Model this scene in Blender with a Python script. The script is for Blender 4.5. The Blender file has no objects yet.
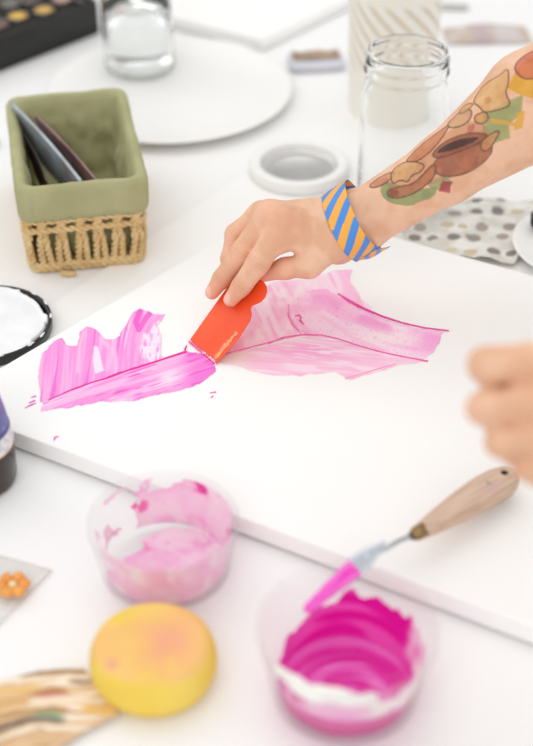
import bpy, math, random
import numpy as np
random.seed(7)
SC = bpy.context.scene
COL = SC.collection
PI = math.pi
# ------------------------------------------------------------------ camera model (table top is z = 0)
F, W, H = 1500.0, 533.0, 746.0
PIT = math.radians(36); HC = 0.80
CAM = np.array([0.0, 0.0, HC])
FW = np.array([0, math.cos(PIT), -math.sin(PIT)]); UP = np.array([0, math.sin(PIT), math.cos(PIT)]); RT = np.array([1.0, 0, 0])
def ray(px, py): return FW + RT*((px-W/2)/F) - UP*((py-H/2)/F)
def at(px, py, h=0.0):
    d = ray(px, py); return CAM + d*((h-HC)/d[2])
def hp(px, py, D): return CAM + ray(px, py)*D
def proj(P):
    v = np.asarray(P) - CAM; z = v@FW
    return W/2 + F*(v@RT)/z, H/2 - F*(v@UP)/z
def nrm(v): v = np.asarray(v, float); return v/np.linalg.norm(v)
def lin(c):
    c = np.asarray(c, float)/255.0
    return np.where(c <= .04045, c/12.92, ((c+.055)/1.055)**2.4)
# ------------------------------------------------------------------ noise
def _hash(ix, iy, iz, seed):
    n = (ix*374761393 + iy*668265263 + iz*2147483647 + seed*1274126177) & 0xFFFFFFFF
    n = ((n ^ (n >> 13))*1274126177) & 0xFFFFFFFF
    return ((n ^ (n >> 16)) & 0xFFFF)/65535.0
def noise(x, y, z=0.0, seed=0):
    x = np.asarray(x, float); y = np.asarray(y, float); z = np.zeros_like(x)+z
    ix, iy, iz = (np.floor(a).astype(np.int64) for a in (x, y, z))
    fx, fy, fz = x-ix, y-iy, z-iz
    fx, fy, fz = (f*f*(3-2*f) for f in (fx, fy, fz))
    r = 0
    for dz in (0, 1):
        for dy in (0, 1):
            for dx in (0, 1):
                w = (fx if dx else 1-fx)*(fy if dy else 1-fy)*(fz if dz else 1-fz)
                r = r + w*_hash(ix+dx, iy+dy, iz+dz, seed)
    return r
def fbm(x, y, z=0.0, seed=0, o=3):
    r, a, t = 0, .5, 0
    for k in range(o):
        r = r + a*noise(np.asarray(x)*2**k, np.asarray(y)*2**k, np.asarray(z)*2**k, seed+k); t += a; a *= .5
    return r/t
def sstep(a, b, x):
    t = np.clip((x-a)/(b-a), 0, 1); return t*t*(3-2*t)
def mix(a, b, t):
    t = np.asarray(t)[..., None]; return np.asarray(a)*(1-t)+np.asarray(b)*t
def poly_sd(poly, x, y):
    """signed distance to a polygon, positive inside"""
    P = np.asarray(poly, float); Q = np.roll(P, -1, 0)
    d = np.full(np.shape(x), 1e9); ins = np.zeros(np.shape(x), bool)
    for (ax, ay), (bx, by) in zip(P, Q):
        ex, ey = bx-ax, by-ay
        t = np.clip(((x-ax)*ex+(y-ay)*ey)/(ex*ex+ey*ey+1e-12), 0, 1)
        d = np.minimum(d, np.hypot(x-ax-t*ex, y-ay-t*ey))
        c = ((ay > y) != (by > y))
        with np.errstate(divide='ignore', invalid='ignore'):
            ins ^= c & (x < (bx-ax)*(y-ay)/((by-ay) if by != ay else 1e-9)+ax)
    return np.where(ins, d, -d)
def line_d(pts, x, y):
    d = np.full(np.shape(x), 1e9)
    for (ax, ay), (bx, by) in zip(pts[:-1], pts[1:]):
        ex, ey = bx-ax, by-ay
        t = np.clip(((x-ax)*ex+(y-ay)*ey)/(ex*ex+ey*ey+1e-12), 0, 1)
        d = np.minimum(d, np.hypot(x-ax-t*ex, y-ay-t*ey))
    return d
# ------------------------------------------------------------------ materials
def _nodes(name):
    m = bpy.data.materials.new(name); m.use_nodes = True
    nt = m.node_tree; b = nt.nodes['Principled BSDF']
    return m, nt, b
def mat(name, rgb, rough=.5, var=.06, scale=40, bump=0.0, bscale=None, metal=0.0, sss=0.0, stretch=None, rgb2=None, coat=0):
    m, nt, b = _nodes(name)
    c = lin(rgb); c2 = lin(rgb2) if rgb2 is not None else c*(1-var)
    tc = nt.nodes.new('ShaderNodeTexCoord'); mp = nt.nodes.new('ShaderNodeMapping')
    nt.links.new(tc.outputs['Object'], mp.inputs['Vector'])
    if stretch: mp.inputs['Scale'].default_value = stretch
    nz = nt.nodes.new('ShaderNodeTexNoise'); nz.inputs['Scale'].default_value = scale; nz.inputs['Detail'].default_value = 4
    nt.links.new(mp.outputs['Vector'], nz.inputs['Vector'])
    rp = nt.nodes.new('ShaderNodeValToRGB')
    rp.color_ramp.elements[0].position = .35; rp.color_ramp.elements[1].position = .65
    rp.color_ramp.elements[0].color = (*c2, 1); rp.color_ramp.elements[1].color = (*c, 1)
    nt.links.new(nz.outputs['Fac'], rp.inputs['Fac']); nt.links.new(rp.outputs['Color'], b.inputs['Base Color'])
    b.inputs['Roughness'].default_value = rough; b.inputs['Metallic'].default_value = metal
    if coat: b.inputs['Coat Weight'].default_value = coat
    if sss:
        b.inputs['Subsurface Weight'].default_value = sss; b.inputs['Subsurface Scale'].default_value = .006
    if bump:
        n2 = nt.nodes.new('ShaderNodeTexNoise'); n2.inputs['Scale'].default_value = bscale or scale*4; n2.inputs['Detail'].default_value = 3
        nt.links.new(mp.outputs['Vector'], n2.inputs['Vector'])
        bp = nt.nodes.new('ShaderNodeBump'); bp.inputs['Strength'].default_value = bump; bp.inputs['Distance'].default_value = .002
        nt.links.new(n2.outputs['Fac'], bp.inputs['Height']); nt.links.new(bp.outputs['Normal'], b.inputs['Normal'])
    return m
def mat_attr(name, rough=.4, sss=0.0, bump=0.0, bscale=300, spec=.5):
    m, nt, b = _nodes(name)
    a = nt.nodes.new('ShaderNodeAttribute'); a.attribute_name = 'pigment'
    nt.links.new(a.outputs['Color'], b.inputs['Base Color'])
    b.inputs['Roughness'].default_value = rough; b.inputs['Specular IOR Level'].default_value = spec
    if sss:
        b.inputs['Subsurface Weight'].default_value = sss; b.inputs['Subsurface Scale'].default_value = .004
        b.inputs['Subsurface Radius'].default_value = (1, .4, .25)
    if bump:
        tc = nt.nodes.new('ShaderNodeTexCoord'); n2 = nt.nodes.new('ShaderNodeTexNoise')
        n2.inputs['Scale'].default_value = bscale; n2.inputs['Detail'].default_value = 3
        nt.links.new(tc.outputs['Object'], n2.inputs['Vector'])
        bp = nt.nodes.new('ShaderNodeBump'); bp.inputs['Strength'].default_value = bump; bp.inputs['Distance'].default_value = .001
        nt.links.new(n2.outputs['Fac'], bp.inputs['Height']); nt.links.new(bp.outputs['Normal'], b.inputs['Normal'])
    return m
def mat_glass(name, tint=(1, 1, 1), ior=1.45, rough=0.0):
    m, nt, b = _nodes(name)
    b.inputs['Base Color'].default_value = (*tint, 1); b.inputs['Transmission Weight'].default_value = 1
    b.inputs['IOR'].default_value = ior; b.inputs['Roughness'].default_value = rough
    nz = nt.nodes.new('ShaderNodeTexNoise'); nz.inputs['Scale'].default_value = 30
    bp = nt.nodes.new('ShaderNodeBump'); bp.inputs['Strength'].default_value = .04; bp.inputs['Distance'].default_value = .001
    nt.links.new(nz.outputs['Fac'], bp.inputs['Height']); nt.links.new(bp.outputs['Normal'], b.inputs['Normal'])
    return m
def mat_film(name, rgb, opacity, rough=.25, gloss=.06):
    """thin clear plastic: straight-through transmission, a little milky scatter, a little gloss"""
    m = bpy.data.materials.new(name); m.use_nodes = True; nt = m.node_tree; nt.nodes.clear()
    out = nt.nodes.new('ShaderNodeOutputMaterial')
    tr = nt.nodes.new('ShaderNodeBsdfTransparent'); df = nt.nodes.new('ShaderNodeBsdfDiffuse'); tl = nt.nodes.new('ShaderNodeBsdfTranslucent')
    gl = nt.nodes.new('ShaderNodeBsdfGlossy'); gl.inputs['Roughness'].default_value = rough
    c = (*lin(rgb), 1)
    df.inputs['Color'].default_value = c; tl.inputs['Color'].default_value = c
    nz = nt.nodes.new('ShaderNodeTexNoise'); nz.inputs['Scale'].default_value = 60
    mr = nt.nodes.new('ShaderNodeMapRange'); mr.inputs['To Min'].default_value = opacity*.75; mr.inputs['To Max'].default_value = opacity*1.25
    nt.links.new(nz.outputs['Fac'], mr.inputs['Value'])
    m0 = nt.nodes.new('ShaderNodeMixShader'); m0.inputs[0].default_value = .5
    nt.links.new(df.outputs[0], m0.inputs[1]); nt.links.new(tl.outputs[0], m0.inputs[2])
    m1 = nt.nodes.new('ShaderNodeMixShader'); nt.links.new(mr.outputs[0], m1.inputs[0])
    nt.links.new(tr.outputs[0], m1.inputs[1]); nt.links.new(m0.outputs[0], m1.inputs[2])
    lw = nt.nodes.new('ShaderNodeLayerWeight'); lw.inputs['Blend'].default_value = .25
    fr = nt.nodes.new('ShaderNodeMapRange'); fr.inputs['To Min'].default_value = gloss*.5; fr.inputs['To Max'].default_value = .13
    nt.links.new(lw.outputs['Facing'], fr.inputs['Value'])
    m2 = nt.nodes.new('ShaderNodeMixShader'); nt.links.new(fr.outputs[0], m2.inputs[0])
    nt.links.new(m1.outputs[0], m2.inputs[1]); nt.links.new(gl.outputs[0], m2.inputs[2]); nt.links.new(m2.outputs[0], out.inputs[0])
    return m
# ------------------------------------------------------------------ objects
def thing(name, loc, label, cat, group=None, rz=0.0):
    o = bpy.data.objects.new(name, None); COL.objects.link(o)
    o.location = tuple(loc); o.rotation_euler = (0, 0, rz); o.empty_display_size = .02
    return tag(o, label, cat, group)
def tag(o, label, cat, group=None):
    o['label'] = label; o['category'] = cat
    if group: o['group'] = group
    return o
def obj(name, V, Fc, m, parent=None, cols=None, smooth=True, label=None):
    me = bpy.data.meshes.new(name)
    V = np.asarray(V, np.float32)
    if isinstance(Fc, np.ndarray):
        n, k = Fc.shape
        me.vertices.add(len(V)); me.vertices.foreach_set('co', V.ravel())
        me.loops.add(n*k); me.loops.foreach_set('vertex_index', Fc.astype(np.int32).ravel())
        me.polygons.add(n); me.polygons.foreach_set('loop_start', np.arange(0, n*k, k, dtype=np.int32))
        me.update(calc_edges=True); me.validate()
    else:
        me.from_pydata([tuple(map(float, v)) for v in V], [], Fc)
    if smooth: me.polygons.foreach_set('use_smooth', np.ones(len(me.polygons), bool))
    if cols is not None:
        a = me.color_attributes.new('pigment', 'FLOAT_COLOR', 'POINT')
        a.data.foreach_set('color', np.c_[cols, np.ones(len(cols))].astype(np.float32).ravel())
    me.materials.append(m)
    me.update()
    o = bpy.data.objects.new(name, me); COL.objects.link(o)
    if parent is not None: o.parent = parent
    if label: o['label'] = label
    return o
def struct(o): o['kind'] = 'structure'; return o
class MB:
    def __init__(s): s.v = []; s.f = []
    def add(s, V, Fc):
        n = len(s.v); s.v += [tuple(map(float, p)) for p in V]; s.f += [tuple(i+n for i in f) for f in Fc]; return s
    def box(s, c, d, rz=0.0, bev=0.0):
        cx, cy, cz = c; hx, hy, hz = d[0]/2, d[1]/2, d[2]/2
        ca, sa = math.cos(rz), math.sin(rz)
        b = min(bev, hx*.9, hy*.9, hz*.9)
        loops = [(b, -hz), (0, -hz+b), (0, hz-b), (b, hz)] if b > 0 else [(0, -hz), (0, hz)]
        V = []; Fc = []; per = 8 if b > 0 else 4
        for ins, z in loops:
            x, y = hx-ins, hy-ins
            if b > 0: pts = [(-x+b, -y), (x-b, -y), (x, -y+b), (x, y-b), (x-b, y), (-x+b, y), (-x, y-b), (-x, -y+b)]
            else: pts = [(-x, -y), (x, -y), (x, y), (-x, y)]
            V += [(cx+px*ca-py*sa, cy+px*sa+py*ca, cz+z) for px, py in pts]
        for k in range(len(loops)-1):
            for i in range(per):
                j = (i+1) % per; Fc.append((k*per+i, k*per+j, (k+1)*per+j, (k+1)*per+i))
        Fc.append(tuple(range(per-1, -1, -1))); Fc.append(tuple(range((len(loops)-1)*per, len(loops)*per)))
        return s.add(V, Fc)
    def tube(s, pts, r, n=8, caps=True):
        pts = [np.asarray(p, float) for p in pts]; rs = r if hasattr(r, '__len__') else [r]*len(pts)
        V = []; Fc = []; up0 = None
        for i, p in enumerate(pts):
            t = nrm(pts[min(i+1, len(pts)-1)]-pts[max(i-1, 0)])
            if up0 is None: up0 = np.array([0, 0, 1.0]) if abs(t[2]) < .9 else np.array([1.0, 0, 0])
            a = nrm(np.cross(t, up0)); b = np.cross(a, t); up0 = b
            V += [p+rs[i]*(a*math.cos(2*PI*k/n)+b*math.sin(2*PI*k/n)) for k in range(n)]
        for i in range(len(pts)-1):
            for k in range(n):
                j = (k+1) % n; Fc.append((i*n+k, i*n+j, (i+1)*n+j, (i+1)*n+k))
        if caps: Fc.append(tuple(range(n-1, -1, -1))); Fc.append(tuple(range((len(pts)-1)*n, len(pts)*n)))
        return s.add(V, Fc)
    def lathe(s, prof, c=(0, 0, 0), n=64):
        """profile of (r, z); r = 0 closes at the axis"""
        V = []; idx = []; Fc = []
        for r, z in prof:
            if r <= 1e-7: idx.append([len(V)]*n); V.append((c[0], c[1], c[2]+z))
            else:
                idx.append(list(range(len(V), len(V)+n)))
                V += [(c[0]+r*math.cos(2*PI*k/n), c[1]+r*math.sin(2*PI*k/n), c[2]+z) for k in range(n)]
        for a, b in zip(idx[:-1], idx[1:]):
            for k in range(n):
                j = (k+1) % n
                f = []
                for q in (a[k], a[j], b[j], b[k]):
                    if q not in f: f.append(q)
                if len(f) > 2: Fc.append(tuple(f))
        return s.add(V, Fc)
    def prism(s, poly, fn):
        """extrude a 2D outline; fn(x, y, side) -> point, side 0 / 1"""
        n = len(poly)
        V = [fn(x, y, 0) for x, y in poly]+[fn(x, y, 1) for x, y in poly]
        Fc = [tuple(range(n-1, -1, -1)), tuple(range(n, 2*n))]+[(i, (i+1) % n, n+(i+1) % n, n+i) for i in range(n)]
        return s.add(V, Fc)
    def build(s, name, m, parent=None, smooth=True, label=None):
        return obj(name, s.v, s.f, m, parent, None, smooth, label)
def grid_faces(nu, nv, closed=False):
    i, j = np.meshgrid(np.arange(nu if closed else nu-1), np.arange(nv-1), indexing='ij')
    i2 = (i+1) % nu
    return np.stack([i*nv+j, i2*nv+j, i2*nv+j+1, i*nv+j+1], -1).reshape(-1, 4)
def prune(V, Fc, keep, *attrs):
    Fc = Fc[keep[Fc].all(1)]; u = np.unique(Fc); mp = np.full(len(V), -1); mp[u] = np.arange(len(u))
    return (V[u], mp[Fc])+tuple(a[u] for a in attrs)
def flat_smooth(o, ang=35):
    o.data.polygons.foreach_set('use_smooth', np.ones(len(o.data.polygons), bool))
    o.data.set_sharp_from_angle(angle=math.radians(ang)); return o
# ------------------------------------------------------------------ signed-distance bodies
def capsule(a, b, ra, rb):
    a = np.asarray(a, float); b = np.asarray(b, float); d = b-a; L = d@d
    def f(p):
        q = p-a; t = np.clip((q@d)/L, 0, 1)
        return np.sqrt(((q-t[:, None]*d)**2).sum(1)) - (ra+(rb-ra)*t)
    return f
def ellip(c, r):
    c = np.asarray(c, float); r = np.asarray(r, float)
    def f(p):
        q = (p-c)/r; k = np.sqrt((q*q).sum(1)); return (k-1)*r.min()
    return f
def smin(a, b, k):
    h = np.maximum(k-np.abs(a-b), 0)/k; return np.minimum(a, b)-h*h*k*.25
def union(fs, k):
    def f(p):
        d = fs[0](p)
        for g in fs[1:]: d = smin(d, g(p), k)
        return d
    return f
def nets(f, lo, hi, h, B=8):
    lo = np.asarray(lo, float); n = (np.ceil((np.asarray(hi)-lo)/h/B).astype(int))*B
    D = np.empty(n, np.float32); nb = n//B
    bi = np.stack(np.meshgrid(*[np.arange(k) for k in nb], indexing='ij'), -1).reshape(-1, 3)
    cen = lo+(bi*B+(B-1)/2)*h
    dc = f(cen); rad = B*h*.87*1.35+.004
    o = np.stack(np.meshgrid(*[np.arange(B)]*3, indexing='ij'), -1).reshape(-1, 3)
    Dv = D.reshape(nb[0], B, nb[1], B, nb[2], B)
    far = np.abs(dc) > rad
    for (i, j, k), v in zip(bi[far], dc[far]): Dv[i, :, j, :, k, :] = v
    near = bi[~far]
    for c0 in range(0, len(near), 400):
        ch = near[c0:c0+400]
        pts = lo+((ch[:, None, :]*B+o[None])*h).reshape(-1, 3)
        vals = f(pts).reshape(-1, B, B, B)
        for (i, j, k), v in zip(ch, vals): Dv[i, :, j, :, k, :] = v
    s = D < 0
    c = s[:-1, :-1, :-1].astype(np.int8)*0
    for dx in (0, 1):
        for dy in (0, 1):
            for dz in (0, 1): c = c+s[dx:n[0]-1+dx, dy:n[1]-1+dy, dz:n[2]-1+dz]
    act = np.argwhere((c > 0) & (c < 8))
    vid = np.full(c.shape, -1, np.int32); vid[tuple(act.T)] = np.arange(len(act))
    P = np.zeros((len(act), 3)); cnt = np.zeros(len(act))
    cor = [(x, y, z) for x in (0, 1) for y in (0, 1) for z in (0, 1)]
    for a in cor:
        for b in cor:
            if a < b and sum(abs(p-q) for p, q in zip(a, b)) == 1:
                A = act+a; Bq = act+b
                da = D[tuple(A.T)].astype(float); db = D[tuple(Bq.T)].astype(float)
                m = (da < 0) != (db < 0)
                t = np.where(m, da/np.where(m, da-db, 1), 0)
                P += np.where(m[:, None], A+t[:, None]*(np.array(b)-a), 0); cnt += m
    V = lo+P/cnt[:, None]*h
    quads = []
    for ax in range(3):
        u, v = [(1, 2), (2, 0), (0, 1)][ax]
        sl0 = [slice(1, -1)]*3; sl1 = [slice(1, -1)]*3
        sl0[ax] = slice(0, n[ax]-1); sl1[ax] = slice(1, n[ax])
        a = s[tuple(sl0)]; b = s[tuple(sl1)]
        for flip, mk in ((False, a & ~b), (True, ~a & b)):
            E = np.argwhere(mk)
            off = np.array([1, 1, 1]); off[ax] = 0
            E = E+off
            du = np.zeros(3, int); dv = np.zeros(3, int); du[u] = 1; dv[v] = 1
            q = [vid[tuple((E-x).T)] for x in (du+dv, dv, 0*du, du)]
            q = np.stack(q, 1)
            if flip: q = q[:, ::-1]
            quads.append(q)
    Q = np.concatenate(quads); Q = Q[(Q >= 0).all(1)]
    return V, Q
# ================================================================== SETTING
M_cloth = mat('white_cotton_cloth', (247, 246, 245), .85, .012, 6, bump=.12, bscale=500)
M_paper = mat('white_paper', (249, 248, 246), .7, .01, 8, bump=.05, bscale=90)
M_white = mat('white_enamel', (246, 245, 242), .35, .02, 20)
M_floor = mat('grey_floor', (206, 202, 197), .5, .15, 3)
M_wall = mat('white_wall', (240, 238, 233), .9, .03, 2)
fl = MB().box((0.3, 1.6, -.80), (6.4, 6.8, .10)).build('floor', M_floor, smooth=False); struct(fl)
wb = MB().box((0.3, 5.05, .65), (6.4, .10, 2.8)).build('wall_back', M_wall, smooth=False); struct(wb)
wl = MB().box((-2.95, 1.6, .65), (.10, 6.8, 2.8)).build('wall_left', M_wall, smooth=False); struct(wl)
TX0, TX1, TY0, TY1 = -.80, .60, .42, 2.75
t = thing('table', ((TX0+TX1)/2, (TY0+TY1)/2, -.75), 'long trestle table hidden under the white cloth', 'table')
hx, hy = (TX1-TX0)/2, (TY1-TY0)/2
MB().box((0, 0, .728), (2*hx, 2*hy, .036), bev=.004).build('tabletop', mat('pale_laminate', (205, 198, 186), .5), t)
M_leg = mat('grey_steel', (120, 120, 122), .4, metal=.8)
for sx in (-1, 1):
    for sy in (-1, 1):
        MB().tube([(sx*(hx-.12), sy*(hy-.2), 0), (sx*(hx-.12), sy*(hy-.2), .71)], .016, 12).build('leg', M_leg, t)
# cloth: top with soft creases, hanging sides
def cloth():
    us = np.r_[TX0-.008, np.linspace(TX0-.004, TX1+.004, 120), TX1+.008]
    vs = np.r_[TY0-.008, np.linspace(TY0-.004, TY1+.004, 180), TY1+.008]
    nu, nv = len(us)+2, len(vs)+2
    U = np.r_[TX0-.012, us, TX1+.012]; Vv = np.r_[TY0-.012, vs, TY1+.012]
    X, Y = np.meshgrid(U, Vv, indexing='ij')
    Z = np.zeros_like(X)-.001 + .0007*(fbm(X*9, Y*9, 0, 3)-.5)
    for k in (.62, 1.25, 1.90): Z += .0004*np.exp(-((Y-k+.03*X)/.004)**2)
    Z = np.minimum(Z, -.0002)
    Z[[0, -1], :] = -.22; Z[:, [0, -1]] = -.22
    Z[1, 1:-1] = Z[-2, 1:-1] = -.006; Z[1:-1, 1] = Z[1:-1, -2] = -.006
    return np.stack([X, Y, Z], -1).reshape(-1, 3), grid_faces(nu, nv)
V, Fq = cloth()
tag(obj('tablecloth', V, Fq, M_cloth), 'plain white cloth covering the whole table top', 'tablecloth')
# ================================================================== CANVAS
def meet(p, d, q, e):
    M_ = np.array([d, -e]).T; t = np.linalg.solve(M_, q-p); return p+d*t[0]
l0, l1 = at(0, 367, .02)[:2], at(215, 241, .02)[:2]      # left edge
g0_, g1_ = at(15, 432, .02)[:2], at(533, 627, .02)[:2]   # front edge
b0_ = at(390, 235, .02)[:2]                               # a point of the back edge
eL = nrm(l1-l0); eF = nrm(g1_-g0_)
A = np.r_[meet(l0, eL, g0_, eF), .02]; Bk = meet(l0, eL, b0_, eF)
CD = float(np.linalg.norm(Bk-A[:2])); CW = float((g1_-A[:2])@eF)+.045; CH = .020
def cpt(u, v, z): return np.r_[A[:2]+eF*u+eL*v, z]
can = thing('artist_canvas', (*A[:2], 0), 'large white stretched canvas with pink paint strokes, lying under both hands', 'canvas')
def rel(V, o): return np.asarray(V, float)-np.array(o.location)
def canvas_body():
    bv = .003; V = []; Fc = []
    loops = [(bv, .0012), (0, .004), (0, CH-bv), (.0009, CH-.0009), (bv, CH)]
    per = 0
    for ins, z in loops:
        pts = []
        for (cu, cv, s0) in ((0, 0, 180), (CW, 0, 270), (CW, CD, 0), (0, CD, 90)):
            r = .004; iu = cu+(r if cu == 0 else -r); iv = cv+(r if cv == 0 else -r)
            for k in range(4):
                a = math.radians(s0+k*30); pts.append((iu+(r-ins)*math.cos(a), iv+(r-ins)*math.sin(a)))
        per = len(pts); V += [cpt(u, v, z) for u, v in pts]
    for k in range(len(loops)-1):
        for i in range(per):
            j = (i+1) % per; Fc.append((k*per+i, k*per+j, (k+1)*per+j, (k+1)*per+i))
    Fc.append(tuple(range(per-1, -1, -1))); Fc.append(tuple(range((len(loops)-1)*per, len(loops)*per)))
    return V, Fc
V, Fc = canvas_body()
M_canvas = mat('primed_canvas', (251, 250, 248), .75, .01, 10, bump=.06, bscale=900)
flat_smooth(obj('stretched_canvas', rel(V, can), Fc, M_canvas, can))
M_paint = mat_attr('acrylic_paint', .38, spec=.35)
M_wet = mat_attr('wet_acrylic_paint', .22)
ZC = CH+.0002
def patch(name, poly, res, colf, hf, label=None, amp=2.0, nf=.13, seed=1, z0=0.0):
    W3 = np.array([at(x, y, ZC) for x, y in poly])
    lo = W3.min(0)-.006; hi = W3.max(0)+.006
    nx, ny = int((hi[0]-lo[0])/res)+2, int((hi[1]-lo[1])/res)+2
    X, Y = np.meshgrid(lo[0]+np.arange(nx)*res, lo[1]+np.arange(ny)*res, indexing='ij')
    P = np.stack([X, Y, np.full_like(X, ZC)], -1).reshape(-1, 3)
    px, py = proj(P)
    sd = poly_sd(poly, px, py)+amp*(fbm(px*nf, py*nf, 0, seed)-.5)*2
    keep = sd > 0
    P[:, 2] += -.0001+(.00025+z0+hf(px, py, sd))*np.clip(sd/1.8, 0, 1)
    V, Q, c = prune(P, grid_faces(nx, ny), keep, lin(colf(px, py, sd)))
    return obj(name, rel(V, can), Q, M_paint, can, c, label=label)
MAG = (236, 26, 160)
W1 = [(139, 338), (150, 330), (157, 322), (163, 322), (163, 362), (150, 364), (142, 358)]
W2 = [(94, 346), (98, 347), (104, 371), (95, 374), (93, 362)]
def col1(x, y, s):
    bend = x+.10*(y-360)+7*np.sin((y-320)/24)*sstep(100, 150, x)
    bend = bend+3*(fbm(x*.06, y*.04, 0, 51)-.5); st = .6*noise(bend*.28, y*.02, 0, 5)+.4*noise(bend*.7, y*.03, 0, 52); st2 = noise(bend*.6, y*.03, 0, 9)
    c = mix((248, 150, 222), (252, 182, 232), sstep(.35, .75, st))
    c = mix(c, (253, 205, 240), .8*sstep(.66, .86, st2)*sstep(70, 100, x))
    c = mix(c, (240, 96, 205), .7*sstep(.72, .9, noise(bend*.4, y*.015, 0, 21)))
    w = poly_sd(W1, x, y)+5*(noise(x*.25, y*.12, 0, 3)-.5)
    c = mix(c, (253, 236, 248), .92*sstep(-1, 2, w)*sstep(.15, .5, noise(x*.5, y*.2, 0, 31)))
    w = poly_sd(W2, x, y)
    c = mix(c, (253, 238, 248), .9*sstep(-1, 1, w))
    c = mix(c, (238, 70, 196), .8*np.exp(-((line_d([(140, 312), (136, 322), (139, 330), (146, 318), (150, 314)], x, y)-1.2)/1.5)**2))
    c = mix(c, (252, 205, 232), .75*np.exp(-(line_d([(84, 332), (80, 345), (78, 372)], x, y)/2.0)**2))
    c = mix(c, (252, 208, 236), .6*np.exp(-(line_d([(102, 340), (112, 350), (108, 368)], x, y)/3.2)**2))
    return c
h1 = lambda x, y, s: .0003*noise((x+.1*(y-360))*.3, y*.03, 0, 5)+.0006*np.exp(-((s-2)/1.6)**2)
S1 = [(40, 402), (38, 375), (41, 352), (47, 349), (53, 341), (62, 338), (66, 344), (76, 346), (80, 332), (86, 326), (92, 327), (98, 330), (105, 338), (112, 339), (119, 335), (128, 321), (133, 312), (140, 309), (148, 311), (153, 314), (165, 314), (163, 320), (158, 325), (161, 335), (162, 345), (163, 360), (150, 365), (100, 381), (60, 395), (48, 402)]
patch('paint_stroke', S1, .0008, col1, h1, 'bright pink upright strokes at the left of the painted band', 1.5)
S2 = [(40, 411), (43, 402), (60, 393), (100, 377), (150, 361), (184, 351), (204, 352), (214, 362), (216, 371), (203, 382), (184, 390), (160, 395), (130, 402), (100, 402), (70, 408)]
def col2(x, y, s):
    a = (y-411+.33*(x-40)); al = x-.2*y
    st = noise(al*.03, a*.32, 0, 7); st2 = noise(al*.06, a*.8, 0, 17)
    c = mix((248, 150, 220), (252, 188, 232), sstep(.3, .7, st))
    c = mix(c, (254, 226, 244), .8*sstep(.62, .85, st2)*sstep(.3, .6, noise(x*.05, y*.05, 0, 4)))
    c = mix(c, (236, 84, 200), .8*sstep(.68, .85, noise(al*.05, a*.5, 0, 27)))
    c = mix(c, (253, 232, 246), .8*np.exp(-(((x-170)/13)**2+((y-378)/9)**2)))
    c = mix(c, (240, 92, 212), .5*sstep(175, 200, x))
    return c
patch('paint_stroke', S2, .0008, col2, lambda x, y, s: .0004*noise((x-.2*y)*.04, (y+.33*x)*.5, 0, 7), 'bright pink scraped band below the upright strokes', 1.6, z0=.0001)
# pale pink scraped zone right of the scraper
S6 = [(220, 356), (224, 340), (240, 316), (258, 296), (270, 282), (300, 279), (330, 271), (346, 268), (352, 270), (350, 281), (362, 298), (372, 308), (345, 304), (312, 306), (296, 318), (306, 334), (285, 340), (262, 346), (238, 352)]
def col6(x, y, s):
    a = x*.45+y*.9; b = x*.9-y*.45
    c = mix((254, 200, 230), (254, 224, 241), sstep(.3, .7, noise(b*.12, a*.03, 0, 3)))
    c = mix(c, (252, 178, 214), .7*sstep(.6, .85, noise(b*.3, a*.03, 0, 13)))
    c = mix(c, (254, 240, 244), .8*sstep(.55, .8, fbm(x*.06, y*.06, 0, 33)))
    c = mix(c, (248, 150, 205), .5*np.exp(-(line_d([(268, 318), (276, 338)], x, y)/1.6)**2))
    c = mix(c, (251, 178, 222), .7*np.exp(-(line_d([(236, 320), (228, 345)], x, y)/9)**2))
    return c
patch('paint_stroke', S6, .0009, col6, lambda x, y, s: .0002*noise(x*.2, y*.2), 'pale pink thin wash under the hand', 2.2, seed=5)
S5 = [(218, 362), (226, 354), (250, 349), (270, 345), (300, 337), (320, 336), (345, 342), (385, 353), (427, 361), (398, 366), (372, 374), (350, 381), (336, 373), (322, 373), (300, 376), (272, 376), (250, 371), (232, 365)]
def col5(x, y, s):
    a = y-.10*x
    c = mix((254, 204, 230), (254, 226, 240), sstep(.3, .7, noise(x*.03, a*.25, 0, 3)))
    c = mix(c, (249, 150, 208), .75*np.exp(-(((x-312)/42)**2+((y-350)/9)**2))*sstep(.25, .6, noise(x*.08, a*.7, 0, 8)))
    c = mix(c, (251, 180, 214), .6*sstep(.6, .85, noise(x*.04, a*.6, 0, 15)))
    c = mix(c, (247, 232, 224), .8*sstep(262, 235, x))
    return c
patch('paint_stroke', S5, .0009, col5, lambda x, y, s: .0002*noise(x*.1, y*.4), 'pale pink sweep along the lower side', 1.4, seed=8)
S4 = [(287, 318), (291, 304), (299, 294), (312, 288), (328, 288), (340, 296), (356, 306), (372, 314), (398, 323), (424, 329), (447, 331), (441, 335), (440, 343), (434, 352), (424, 359), (400, 356), (378, 351), (352, 343), (330, 338), (312, 336), (296, 331)]
def col4(x, y, s):
    up = line_d([(300, 290), (330, 290), (356, 306), (398, 323), (447, 331)], x, y)
    n = noise(x*.03, up*.22, 0, 3)
    c = mix((254, 196, 230), (254, 222, 241), sstep(.3, .7, n))
    c = mix(c, (247, 150, 214), .7*np.exp(-((up-9)/6)**2)*sstep(.25, .7, noise(x*.06, y*.1, 0, 12)))
    c = mix(c, (248, 158, 216), .65*np.exp(-(((x-430)/18)**2+((y-345)/10)**2)))
    c = mix(c, (254, 236, 236), .7*np.exp(-(((x-385)/30)**2+((y-338)/8)**2)))
    c = mix(c, (241, 120, 190), .55*sstep(.80, .92, noise(x*1.1, y*1.1, 0, 40)))
    c = mix(c, (245, 120, 196), .7*np.exp(-(line_d([(289, 306), (289, 318), (298, 331), (312, 337)], x, y)/1.8)**2))
    c = mix(c, (250, 178, 216), .7*np.exp(-(line_d([(296, 308), (298, 322), (308, 331)], x, y)/2.5)**2))
    return c
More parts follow.
